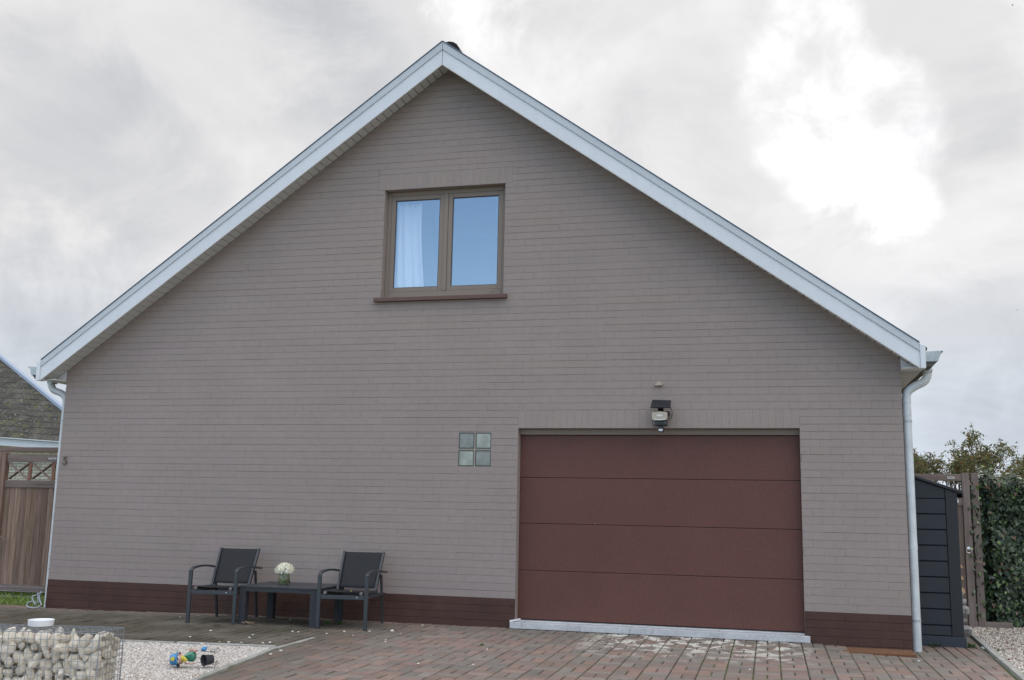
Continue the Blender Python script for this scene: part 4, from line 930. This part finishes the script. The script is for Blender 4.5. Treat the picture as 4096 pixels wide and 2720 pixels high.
for px,py,s in ((455,1003,.014),(260,1060,.012),(372,1133,.020),(625,1113,.015),(780,1140,.014),(820,1067,.013),(853,1040,.010),(1015,1115,.015),(948,1118,.012),(1118,1193,.015),(1228,1010,.013),(1283,1015,.011),(1550,1028,.010),(1717,1010,.014),(1955,1008,.012),(2168,1008,.024),(2250,1032,.009),(1205,898,.009),(1800,1045,.009),(2105,1107,.011),(165,867,.010),(745,1113,.010),(540,1105,.008),(1020,1225,.013)):
    p=gnd(*A_(px,py)); peb(p.x,p.y,s)
for px,py,s in ((1500+748/3.935,2440+275/3.935,.013),(1500+678/3.935,2440+893/3.935,.014),(1500+1765/3.935,2440+658/3.935,.010),(1500+165/3.935,2440+508/3.935,.010),(1500+1545/3.935,2440+905/3.935,.010),(3496+945/2.178,2000+1273/2.178,.015),(3496+957/2.178,2000+1282/2.178,.016),(3496+1077/2.178,2000+1378/2.178,.012),(3675,2638,.013),(2900+590/5.9,2480+1235/5.9,.010)):
    p=gnd(px,py,-.02); peb(p.x,p.y,s)
STRAY.sort(key=lambda q:q[0])
TEN=['','ten','twenty','thirty']
for i_,(x,y,o) in enumerate(STRAY):
    ar='on the mossy patio' if x<-1.66 else ('on the driveway paving' if x<3.5 else 'on the paving near the shed')
    grp=[q for q in STRAY if (q[0]<-1.66)==(x<-1.66) and (q[0]>=3.5)==(x>=3.5)]; n_=[q[2] for q in grp].index(o)
    tag(o,'white pebble %s, %s from the left there'%(ar,ORD[n_] if n_<15 else ('number %d'%(n_+1))),'pebble','stray pebbles on the paving')
# ------------------------------------------------------------------ LEFT GATE
fy=1.0
gt=empty('wooden_gate',(-7.3,fy,0),label='weathered brown board gate with crossed lattice top, left of the house',cat='gate')
def LG(mb): mb.v=[(x+7.3,y-fy,z) for x,y,z in mb.v]; return mb
gx0,gx1=-7.80,-6.23
a=MB()
xx=gx0+.003; 
while xx<gx1-.02:
    w_=random.choice((.088,.095,.10,.085)); kk=random.uniform(.72,1.2); a.box(xx,min(xx+w_-.003,gx1),fy+.004,fy+.024,.142,1.492,(kk,kk*random.uniform(.93,1),kk*random.uniform(.88,1))); xx+=w_
LG(a).build('boards',m_wood,gt,bevel=.003)
for z0_,z1_ in ((1.849,1.955),(1.489,1.594),(.046,.142)):
    kk=random.uniform(.9,1.1); a=MB(); a.box(gx0,gx1,fy-.012,fy+.028,z0_,z1_,(kk,kk,kk)); LG(a).build('rail',m_woodh,gt,bevel=.004)
for x_ in (-7.868,): a=MB(); a.box(x_-.055,x_+.055,fy-.03,fy+.06,-.05,1.985,(1,.95,.93)); LG(a).build('post',m_wood,gt,bevel=.005)
nb=4; cw=(gx1-gx0)/nb
cw=.388
for i in range(4):
    xa=gx0+i*cw; xb=xa+cw
    if i>0: a=MB(); a.box(xa-.024,xa+.024,fy-.002,fy+.018,1.5945,1.8485,(1.1,.8,.7)); LG(a).build('baluster',m_wood,gt,bevel=.003)
    xe=min(xb,gx1)
    a=MB(); a.bar((xa+.03,fy+.006,1.835),(xb-.03,fy+.006,1.61),.014,.050,(0,1,0),(1.2,1.2,1.2)); LG(a).build('lattice_brace',m_woodh,gt,bevel=.002)
    a=MB(); a.bar((xa+.03,fy+.022,1.61),(xb-.03,fy+.022,1.835),.014,.050,(0,1,0),(1,.92,.88)); LG(a).build('lattice_brace',m_woodh,gt,bevel=.002)
m_lab=Mat('label_plate',(.62,.62,.60),.5); a=MB(); a.box(-7.11,-6.98,fy-.0155,fy-.0125,1.893,1.913); LG(a).build('name_plate',m_lab,gt)
a=MB(); a.box(-7.085,-7.005,fy-.0170,fy-.0158,1.900,1.906); LG(a).build('plate_print',m_cap,gt)
m_brass=Mat('brass',(.45,.33,.08),.35,.8); a=MB(); a.box(-7.975,-7.945,fy-.06,fy-.035,1.19,1.235); a.box(-7.985,-7.90,fy-.055,fy-.045,1.175,1.19); LG(a).build('latch',m_brass,gt,bevel=.003)
pg=empty('pergola_beam',(-7.3,fy+.35,0),label='weathered horizontal wooden beam above the lattice gate',cat='beam')
a=MB(); a.box(-1.6,1.09,-.05,.05,2.010,2.080,(1,.95,.92)); a.build('beam',m_woodh,pg,bevel=.004)
a=MB(); a.box(-1.6,-1.0,-.09,-.06,-.05,2.0,(.3,.3,.32)); a.build('side_panel',m_wood,pg)
# wire fence in the lawn
a=MB()
for k in range(22): a.tube([(-9+k*.13,.62,-.05),(-9+k*.13,.62,.16)],.0022,5)
for z_ in (.02,.09,.15): a.tube([(-9.1,.62,z_),(-6.25,.62,z_)],.0018,5)
tag(a.build('wire_fence',m_wire),'low thin wire fence in the grass under the wooden gate','fence')
# ornamental grass
m_og=Mat('dry_grass_stalks',(.24,.23,.15),.7).attr('tone'); a=MB()
gx,gy=-5.83,-1.6
for k in range(60):
    z0_=random.uniform(.0,.25); L_=random.uniform(.5,1.3); h_=random.uniform(.5,1.55); t=random.uniform(-.9,.9); ex=random.uniform(.05,.52)
    p0=Vector((gx-.35+random.uniform(-.08,.08),gy+random.uniform(-.08,.08),z0_)); p3=Vector((gx-.35+ex,gy+t*.3,h_*random.uniform(.55,1))); pm=Vector(((p0.x+p3.x)/2-.08,gy+t*.1,h_*1.08))
    q=[p0.lerp(pm,u).lerp(pm.lerp(p3,u),u) for u in [i/8 for i in range(9)]]; kk=random.uniform(.5,1.3); a.tube(q,[.0022]*8+[.0006],4,(kk,kk,kk*.95),caps=False)
tag(a.build('ornamental_grass',m_og),'wispy ornamental grass arching in front of the left gate','ornamental grass')
# ------------------------------------------------------------------ NEIGHBOUR HOUSE
nh=empty('neighbour_house',(-14,6,0),label='neighbouring house at far left with mossy dark tiled roof and yellow brick wall',cat='house')
def LN(mb): mb.v=[(x+14,y-6,z) for x,y,z in mb.v]; return mb
m_nb=Mat('yellow_brick',(.34,.30,.22),.9,spec=.2); bt=m_nb.t.nodes.new('ShaderNodeTexBrick'); mpn=m_nb.t.nodes.new('ShaderNodeMapping'); mpn.inputs['Rotation'].default_value=(R(90),0,0); m_nb.link(m_nb.tc.outputs['Object'],mpn.inputs[0]); m_nb.link(mpn.outputs[0],bt.inputs['Vector'])
bt.inputs['Scale'].default_value=1; bt.inputs['Brick Width'].default_value=.20; bt.inputs['Row Height'].default_value=.062; bt.inputs['Mortar Size'].default_value=.006
bt.inputs['Color1'].default_value=(.78,.72,.58,1); bt.inputs['Color2'].default_value=(.66,.60,.46,1); bt.inputs['Mortar'].default_value=(.14,.13,.12,1); m_nb.col=bt.outputs['Color']; m_nb.link(m_nb.col,m_nb.b.inputs['Base Color']); m_nb.vary(2,.15)
wy=5.4+1.0
a=MB(); a.box(-24,-10.6,wy,wy+9,-.1,2.45); LN(a).build('wall',m_nb,nh)
e0=at(0,1750,6.0); e1=at(238,1767,6.0); EZ=e0.z; sl=math.tan(R(38)); 
m_nt=Mat('mossy_roof_tile',(.062,.058,.05),.9).attr('tone').vary(14,.45); m_nt.over(m_nt.rng(m_nt.noise(7,7,.7),.54,.64,0,.85),(.09,.095,.02)); m_nt.over(m_nt.rng(m_nt.noise(19,4,.6),.64,.69,0,.9),(.42,.42,.40)); m_nt.bump(60,.6,.01)
ez=lambda x:EZ+(x-e0.x)*(e1.z-e0.z)/(e1.x-e0.x)
# rake edge: where the roof plane meets the two sight points
def onroof(px,py):
    d=fw+r2*((px-2048)/F)-u2*((py-1360)/F); k=(e1.z-e0.z)/(e1.x-e0.x)
    # z = EZ+(x-e0.x)*k+(y-6)*sl
    t=(EZ+(CAM.x-e0.x)*k+(CAM.y-6)*sl-CAM.z)/(d.z-d.x*k-d.y*sl); return CAM+d*t
hA=onroof(0,1429); hB=onroof(248,1635)
hd_=(hA-hB); 
a=MB(); nr=34
for r_ in range(nr):
    y0=6+r_*.16; y1=y0+.19
    xh=lambda y:hB.x+(y-hB.y)*hd_.x/hd_.y
    xmax=xh(y0); x=-22.0+(r_%2)*.11
    while x<xmax:
        xb=min(x+.2185,xmax); kk=random.uniform(.65,1.35); k1=.018*random.uniform(.8,1.2); z=lambda x,y:ez(x)+(y-6)*sl; xt0=min(x,xh(y1)-.001); xt1=min(xb,xh(y1))
        a.add([(x,y0,z(x,y0)+k1),(xb,y0,z(xb,y0)+k1),(xt1,y1,z(xt1,y1)+.004),(xt0,y1,z(xt0,y1)+.004),(x,y0,z(x,y0)-.01),(xb,y0,z(xb,y0)-.01)],[(0,1,2,3),(4,5,1,0)],(kk,kk,kk)); x+=.22
z=lambda x,y:ez(x)+(y-6)*sl-.012; yT=6+34*.16; a.add([(-22,6,z(-22,6)),(xh(6),6,z(xh(6),6)),(xh(yT),yT,z(xh(yT),yT)),(-22,yT,z(-22,yT))],[(0,1,2,3)],(.8,.8,.8)); LN(a).build('roof',m_nt,nh)
a=MB(); p=hB-hd_*.12+Vector((.0,0,.02)); q=hB+hd_*1.6+Vector((0,0,.02)); a.bar(p,q,.09,.06); 
m_hipt=Mat('blue_zinc_verge',(.30,.38,.50),.4); LN(a).build('verge_trim',m_hipt,nh)
a=MB(); zt=lambda x:ez(x); 
xe_=hB.x-hd_.x/hd_.y*(hB.y-6)+.1
a.add([(-22,5.93,zt(-22)-.015),(xe_,5.93,zt(xe_)-.015),(xe_,5.93,zt(xe_)-.150),(-22,5.93,zt(-22)-.200),(-22,6.05,zt(-22)-.015),(xe_,6.05,zt(xe_)-.015),(xe_,6.05,zt(xe_)-.150),(-22,6.05,zt(-22)-.200)],[(0,1,2,3),(7,6,5,4),(0,4,5,1),(1,5,6,2),(2,6,7,3),(3,7,4,0)]); LN(a).build('fascia_board',m_upvc,nh)
a=MB(); a.tube([(-22,5.90,zt(-22)-.01),(xe_,5.90,zt(xe_)-.01)],.018,8); LN(a).build('gutter',m_zinc,nh)
# ------------------------------------------------------------------ SHED
m_shed=Mat('anthracite_shed_plastic',(.013,.017,.025),.45,spec=.45).vary(5,.12,5,(1,1,6)).bump(12,.35,.004,5,(1,1,7)); m_shedp=Mat('anthracite_trim',(.011,.013,.018),.5); m_shedb=Mat('blue_grey_base',(.022,.031,.045),.5)
sh=empty('plastic_shed',(4.5,.6,-.04),label='narrow dark grey plastic storage shed beside the downpipe',cat='shed')
def LS(mb): mb.v=[(x-4.5,y-.6,z+.04) for x,y,z in mb.v]; return mb
rz=lambda x:1.760-(x-4.37)*.345
a=MB(); 
z=.0725; 
for k in range(10):
    zb=z+.1685; 
    if k==0: zb=z+.11
    tops=[min(zb-.006,rz(x)-.012) for x in (4.24,4.678)]
    if zb>rz(4.678)-.02:
        tops=[rz(4.24)-.02,rz(4.678)-.02]
        a.add([(4.24,.612,z),(4.678,.612,z),(4.678,.612,tops[1]),(4.24,.612,tops[0]),(4.24,.60,z+.004),(4.678,.60,z+.004),(4.678,.60,tops[1]),(4.24,.60,tops[0])],[(4,5,6,7),(0,1,5,4)]); break
    a.add([(4.24,.607,z),(4.678,.607,z),(4.24,.596,z+.008),(4.678,.596,z+.008),(4.678,.602,zb-.008),(4.24,.602,zb-.008),(4.678,.611,zb),(4.24,.611,zb)],[(0,1,3,2),(2,3,4,5),(5,4,6,7)]); z=zb
LS(a).build('front_panel',m_shed,sh)
a=MB(); a.prism([(4.24,-.04),(4.79,-.04),(4.79,rz(4.79)-.02),(4.24,rz(4.24)-.02)],.613,2.2); LS(a).build('body',m_shed,sh)
a=MB(); a.prism([(4.681,.070),(4.802,.070),(4.802,rz(4.802)-.014),(4.681,rz(4.681)-.014)],.588,.68); LS(a).build('corner_post',m_shedp,sh,bevel=.004)
a=MB(); a.prism([(4.236,rz(4.236)-.012),(4.845,rz(4.845)-.012),(4.853,rz(4.845)-.055),(4.862,rz(4.845)-.05),(4.858,rz(4.845)+.018),(4.236,rz(4.236)+.022)],.565,2.22); LS(a).build('roof',m_shedp,sh,bevel=.006)
a=MB(); a.box(4.236,4.822,.575,2.21,-.045,.068); LS(a).build('base',m_shedb,sh,bevel=.004)
# firewood pile
m_bark=Mat('grey_log_bark',(.26,.25,.24),.9).vary(12,.35,6).vary(50,.25).bump(30,1,.01,5); m_cut=Mat('cut_wood',(.50,.32,.17),.8).vary(20,.2)
def log(x0_,x1_,z0_,z1_,y,label,mat=m_bark,pt_=False):
    r=(z1_-z0_)/2; n=9; a=MB(); zc=(z0_+z1_)/2; prof=[(r*random.uniform(.82,1.1),random.uniform(-.06,.06)) for _ in range(n)]
    V=[]
    for k,xx_ in enumerate((x0_-.22,x0_-.08,x1_-.03,x1_)):
        sc_=1 if k<3 else .8
        for i in range(n): t=2*math.pi*i/n+prof[i][1]; V.append((xx_+(random.uniform(-.012,.012)),y+1.1*prof[i][0]*math.cos(t)*sc_,zc+prof[i][0]*math.sin(t)*sc_))
    Fq=[tuple(range(n))[::-1],tuple(3*n+i for i in range(n))]+[(k*n+i,k*n+(i+1)%n,(k+1)*n+(i+1)%n,(k+1)*n+i) for k in range(3) for i in range(n)]
    a.add(V,Fq); tag(a.build('firewood_log',mat,bevel=.004),label,'log','firewood stacked beside the shed')
log(4.88,4.925,.42,.535,1.3,'mottled grey log on top of the firewood pile beside the shed')
log(4.88,4.955,.355,.425,1.28,'flat brown log second from the top of the firewood pile')
log(4.88,4.965,.215,.36,1.27,'large pale grey log in the middle of the firewood pile')
log(4.88,4.95,.14,.215,1.28,'thin dark ridged log below the middle of the firewood pile')
log(4.88,4.985,.005,.14,1.27,'wide split grey log near the bottom of the firewood pile')
log(4.87,4.935,-.10,.005,1.25,'pale cut log at the very bottom of the firewood pile')
for k,(px,py0,py1,nm) in enumerate(((3846,2255,2272,'highest'),(3846,2296,2318,'middle'),(3853,2345,2372,'lowest'))):
    p=at(px,py1,1.3); q=at(px-8,py0,1.3); a=MB(); a.prism([(p.x-.12,p.z),(p.x+.018,p.z),(p.x+.012,q.z-.03),(p.x-.02,q.z)],1.27,1.33)
    tag(a.build('kindling_stick',m_cut,bevel=.003),nm+' orange cut kindling end sticking out behind the shed post','kindling','kindling ends beside the shed')
# ------------------------------------------------------------------ RIGHT GATE
gy_=2.85
def pt_(px,py): return at(3620+px/3.137,1650+py/3.137,gy_)
g2=empty('wooden_gate',(5.2,gy_,-.04),label='grey wooden gate with ring handle behind the plastic shed',cat='gate')
def LR(mb): mb.v=[(x-5.2,y-gy_,z+.04) for x,y,z in mb.v]; return mb
rt_=pt_(700,775).z; rb_=pt_(700,860).z; px0=pt_(703,755).x; px1=pt_(797,755).x; pz=pt_(750,757).z; xL=4.45
a=MB(); a.box(px0,px1,gy_-.02,gy_+.05,-.04,pz,(1,1,1)); LR(a).build('stile',m_gatewood,g2,bevel=.004)
a=MB(); a.box(xL,px0-.0005,gy_-.012,gy_+.04,rb_,rt_,(1,1,1)); LR(a).build('top_rail',m_woodh,g2,bevel=.003)
r1=pt_(700,1080).z; r0=pt_(700,1170).z
a=MB(); a.box(xL,px0-.0005,gy_-.012,gy_+.04,r0,r1,(1,1,1)); LR(a).build('middle_rail',m_woodh,g2,bevel=.003)
a=MB(); xx=px0-.001
while xx>xL:
    kk=random.uniform(.85,1.15); a.box(xx-.112,xx-.003,gy_+.003,gy_+.025,.06,r0-.0005,(kk,kk*.95,kk*.9)); xx-=.115
LR(a).build('boards',m_gatewood,g2,bevel=.003)
for k in range(3):
    xa=px0-.01-k*.42
    for a_,b_,yy in (((xa,r1+.02),(xa-.40,rb_-.015),.006),((xa-.40,r1+.02),(xa,rb_-.015),.021)):
        a=MB(); a.bar((a_[0],gy_+yy,a_[1]),(b_[0],gy_+yy,b_[1]),.014,.038,(0,1,0),(1,1,1)); LR(a).build('lattice_brace',m_woodh,g2)
p=pt_(573,819); a=MB(); a.box(p.x-.042,p.x+.042,gy_-.016,gy_-.0125,p.z-.014,p.z+.014); LR(a).build('name_plate',m_lab,g2)
a=MB(); a.box(p.x-.032,p.x+.030,gy_-.0175,gy_-.0163,p.z-.004,p.z+.005); LR(a).build('plate_print',m_cap,g2)
p=pt_(668,1095); q=pt_(668,1135); m_red=Mat('red_print',(.45,.03,.04),.6)
a=MB(); a.box(p.x-.12,p.x,gy_-.016,gy_-.0125,q.z,p.z+.0); sg=LR(a).build('warning_sign',m_wht,g2)
for zz in (.28,.68): a=MB(); a.box(p.x-.11,p.x-.014,gy_-.0175,gy_-.0163,q.z+(p.z-q.z)*zz-.004,q.z+(p.z-q.z)*zz+.004); LR(a).build('sign_print',m_red,sg)
a=MB(); a.box(p.x-.018,p.x-.010,gy_-.0175,gy_-.0163,q.z+(p.z-q.z)*.3,q.z+(p.z-q.z)*.66); LR(a).build('sign_print',m_red,sg)
m_chrome=Mat('chromed_ring',(.75,.77,.78),.22,.9); hc=at(3496+820/2.178,2000+422/2.178,gy_); a=MB(); a.lathe([(.001,.016),(.02,.014),(.026,.006),(.027,0)],18,M=Matrix.Translation((hc.x,gy_-.02,hc.z))@Matrix.Rotation(R(90),4,'X')); LR(a).build('handle_rose',m_chrome,g2,smooth=True)
a=MB(); a.tube([(hc.x+.03*math.cos(t*math.pi/10),gy_-.045-.004*math.sin(t*math.pi/10),hc.z-.025+.03*math.sin(t*math.pi/10)) for t in range(21)],.0042,8,caps=False); LR(a).build('ring_handle',m_chrome,g2,smooth=True)
x0_=pt_(822,755).x; x1_=pt_(915,755).x
a=MB(); a.box(x0_,x1_,gy_+.0,gy_+.09,-.04,pz,(.9,.9,.9)); tag(a.build('gate_post',m_gatewood,bevel=.005),'square grey wooden post between the gate and the ivy hedge','post')
# timber edging under the hedge
a=MB(); a.box(5.20,5.75,2.86,2.90,-.07,.035,(1,1,1)); tag(a.build('timber_edging',m_woodh,bevel=.004),'low weathered timber edging board at the foot of the ivy','edging')
# ------------------------------------------------------------------ IVY HEDGE
iv=empty('ivy_hedge',(6.5,3.1,0),label='dense dark green ivy hedge at the right edge',cat='hedge')
def leaves(name,P,Nn,size,shape,cols,mat,parent=None,loc=(0,0,0),droop=.5):
    n=len(P); P=np.asarray(P); sh_=np.asarray(shape); k=len(sh_)
    Nn=Nn/np.linalg.norm(Nn,axis=1,keepdims=True)
    upv=np.tile(np.array([0,0,-1.0]),(n,1))+rng.normal(0,droop,(n,3)); T=upv-(upv*Nn).sum(1,keepdims=True)*Nn; T/=np.linalg.norm(T,axis=1,keepdims=True); Bn=np.cross(Nn,T)
    s=rng.uniform(size*.6,size*1.25,n)
    V=P[:,None]+(T[:,None]*sh_[None,:,1:2]+Bn[:,None]*sh_[None,:,0:1]+Nn[:,None]*sh_[None,:,2:3])*s[:,None,None]
    Fa=np.arange(n*k).reshape(n,k); ci=rng.choice(len(cols),n,p=[c[1] for c in cols]); C=np.array([c[0] for c in cols])[ci]*rng.uniform(.7,1.3,(n,1))
    me=numpy_mesh(name,V.reshape(-1,3)-np.array(loc),Fa,C); return link(name,me,parent,(mat,))
IVY=[(0,-.1,0),(.28,-.25,.04),(.55,.05,-.04),(.30,.22,.05),(.28,.55,.0),(0,1.0,-.08),(-.28,.55,.0),(-.30,.22,.05),(-.55,.05,-.04),(-.28,-.25,.04)]
m_ivy=Mat('ivy_leaf',(1,1,1),.38,spec=.5).attr('tone')
IC=[((.030,.055,.026),.49),((.048,.085,.036),.23),((.018,.034,.020),.16),((.13,.20,.06),.09),((.15,.08,.05),.03)]
n=13500; X=rng.uniform(5.36,8.2,n); Z=rng.uniform(-.03,1.0,n)**.95; topz=1.78+.05*np.sin(X*6)+.05*np.sin(X*17+1)+.07*(X-5.4); Z=Z/1.0*topz
bulge=.10*np.sin(Z*3.1+X*2.2)+.06*np.sin(X*9+Z*7); Y=3.10-bulge*.6+rng.normal(0,.05,n)
edge_=(X<5.6); Y=np.where(edge_,Y+rng.uniform(0,.25,n),Y); 
P=np.c_[X,Y,Z]; Nn=np.c_[rng.normal(0,.4,n)-edge_*.6,-np.ones(n),rng.normal(.45,.4,n)]
n2=3000; X2=rng.uniform(5.36,8.2,n2); P2=np.c_[X2,rng.uniform(2.98,3.65,n2),1.78+.05*np.sin(X2*6)+.05*np.sin(X2*17+1)+.07*(X2-5.4)+rng.normal(0,.05,n2)+.05*(rng.random(n2)<.1)]
Nn2=np.c_[rng.normal(0,.5,n2),rng.normal(-.4,.5,n2),np.ones(n2)]
leaves('foliage',np.r_[P,P2],np.r_[Nn,Nn2],.044,IVY,IC,m_ivy,iv,(6.5,3.1,0))
n3=500; P3=np.c_[rng.uniform(5.30,5.45,n3),rng.uniform(2.80,3.0,n3),rng.uniform(.1,1.85,n3)]; P3=P3[rng.random(n3)<.55]
leaves('foliage',P3,np.c_[rng.normal(-.3,.5,len(P3)),-np.ones(len(P3)),rng.normal(.3,.4,len(P3))],.042,IVY,IC,m_ivy,iv,(6.5,3.1,0))
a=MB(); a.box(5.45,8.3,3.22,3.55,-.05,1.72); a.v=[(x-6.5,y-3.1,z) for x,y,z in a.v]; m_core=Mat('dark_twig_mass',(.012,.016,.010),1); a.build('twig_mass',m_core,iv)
# ------------------------------------------------------------------ TREES
LEAFQ=[(0,0,0),(.22,.45,.05),(0,1,-.08),(-.22,.45,.05)]
def tree(name,base,hgt,halfw,seed,label,nclus,leafsize,cols,limbs=7,levels=4,crook=.28,per=9,rach=.16,upb=.7,spread=.9,thick=1.0):
    rg=random.Random(seed); t=empty(name,base,label=label,cat='tree'); tr=MB(); tips=[]; tubes=[]
    def br(p,d,l,r,lev):
        pts=[p]; n=5; q=p; dd=d
        for k in range(n):
            dd=(dd+Vector((rg.gauss(0,crook),rg.gauss(0,crook),rg.gauss(0,crook)*.6+.04))*.5).normalized(); q=q+dd*l/n; pts.append(q)
        tubes.append((pts,[r*(1-.5*i/n) for i in range(n+1)],lev))
        if lev>=levels-1: tips.extend([(pts[i],pts[i]-pts[i-1]) for i in range(1,n+1)])
        elif lev==levels-2: tips.extend([(pts[i],pts[i]-pts[i-1]) for i in range(4,n+1)])
        if lev<levels:
            for c in range(rg.choice((2,3,3)) if lev>0 else limbs):
                st=pts[rg.randint(2 if lev else 3,n)]; az=rg.uniform(0,6.28); sp=rg.uniform(.45,1.0)*spread
                nd=(dd*(1.0 if lev else .2)+Vector((math.cos(az)*sp,math.sin(az)*sp,upb*rg.uniform(.3,1.2)))).normalized()
                br(st,nd,l*rg.uniform(.55,.80) if lev else .36*rg.uniform(.8,1.2),r*.5*rg.uniform(.75,1.1),lev+1)
    br(Vector((0,0,0)),Vector((0,0,1)),.22,.022*thick,0)
    mz=max(p.z for p,_ in tips); mr_=sorted(abs(p.x) for p,_ in tips)[int(len(tips)*.96)]; sx,sz=halfw/mr_,(hgt-leafsize)/mz
    def S3(v):
        u=max(min(v.z/mz,1.05),0)**.52; k=.7+.5*u if u<.84 else 1.12-1.2*(u-.84); return Vector((v.x*sx*k*1.15,v.y*sx*k*1.15,u*mz*sz))
    for pts,rs,lev in tubes: tr.tube([S3(p) for p in pts],[max(q*hgt,.004) for q in rs],6 if lev<2 else 4,caps=False)
    m_b=Mat(name+'_bark',(.075,.065,.055),.9).vary(20,.3); tr.build('trunk',m_b,t)
    P=[];Nn=[]
    for _ in range(nclus):
        p,d=rg.choice(tips); p=S3(p); d=(d.normalized()+Vector((rg.gauss(0,.7),rg.gauss(0,.7),rg.gauss(-.25,.5)))).normalized(); x=d.orthogonal().normalized()
        for k in range(per):
            u=(k+1)/per; q=p+d*rach*u-Vector((0,0,1))*rach*.5*u*u; P.append(q+Vector((rg.gauss(0,1),rg.gauss(0,1),rg.gauss(0,1)))*leafsize*.28); Nn.append((rg.gauss(0,1),rg.gauss(-.3,1),rg.gauss(.7,.8)))
    m_l=Mat(name+'_leaf',(1,1,1),.55,spec=.3).attr('tone').translucent(.45); leaves('crown',np.array([v[:] for v in P]),np.array(Nn),leafsize,LEAFQ,cols,m_l,t,droop=1.0)
    return t
CA=[((.11,.125,.055),.5),((.15,.14,.06),.24),((.22,.11,.05),.16),((.07,.08,.045),.10)]
tree('rowan_tree',(6.72,12,0),3.45,1.2,17,'airy tree with reddish tinged leaves and see-through crown above the right gate',820,.068,CA,limbs=9,upb=.75,spread=1.0,rach=.17,thick=1.3)
tree('bushy_tree',(6.5,18,0),3.2,.75,5,'dense brownish bushy tree beside the downpipe, left behind the airy tree',2600,.085,[((.11,.095,.06),.5),((.15,.10,.06),.3),((.08,.08,.05),.2)],limbs=9,per=8,rach=.2,upb=.5,spread=1.1)
tree('willow_tree',(9.05,16,0),3.15,1.2,21,'fine leaved yellowish green tree behind the ivy at the right edge',2800,.07,[((.17,.17,.09),.5),((.22,.20,.11),.25),((.19,.11,.05),.15),((.11,.12,.07),.1)],limbs=9,per=8,rach=.24,upb=.6,spread=1.0)
tree('rowan_tree',(8.1,13,0),3.0,.75,33,'small airy tree cut by the right edge behind the ivy',420,.062,CA,limbs=7,upb=.8,spread=.8)
# ------------------------------------------------------------------ BIRDS
m_bird=Mat('dark_feathers',(.02,.02,.022),.7)
def bird(px,py,Y,span,rz_,tilt,label):
    a=MB(); s=span/2
    a.lathe([(.001,-.16),(.012,-.13),(.030,-.06),(.036,.02),(.028,.08),(.016,.11),(.014,.13),(.001,.16)],10,M=Matrix.Rotation(R(90),4,'Y')@Matrix.Diagonal((span*2,span*2,span*2,1)))
    for sg_ in (-1,1):
        for (p,q,w0,w1) in (((0,0,.02),(-.05,sg_*.45,.22),.22,.16),((-.05,sg_*.45,.22),(-.28,sg_*1.0,.05),.16,.03)):
            p,q=Vector(p)*s,Vector(q)*s; a.add([p+Vector((w0*s,0,0)),q+Vector((w1*s,0,0)),q-Vector((w1*s,0,0)),p-Vector((w0*s*1.3,0,0)),p+Vector((0,0,.03*s)),q+Vector((0,0,.02*s))],[(0,1,5,4),(4,5,2,3),(3,2,1,0)])
    a.add([Vector((-.25,-.03,0))*s,Vector((-.62,-.14,0))*s,Vector((-.62,.14,0))*s,Vector((-.25,.03,0))*s,Vector((-.4,0,.03))*s],[(0,1,2,3),(0,4,1),(1,4,2),(2,4,3)])
    o=a.build('bird',m_bird,loc=at(px,py,Y)); o.rotation_euler=(tilt,0,rz_); tag(o,label,'bird','birds in the sky'); return o
bird(4066,1770,60,.30,R(200),R(25),'dark bird flying just above the willow at the right edge')
bird(4070,1240,90,.22,R(160),R(20),'tiny bird high above the hedge at the right edge')
bird(4050,20,90,.34,R(185),R(5),'tiny bird in the top right corner of the sky')
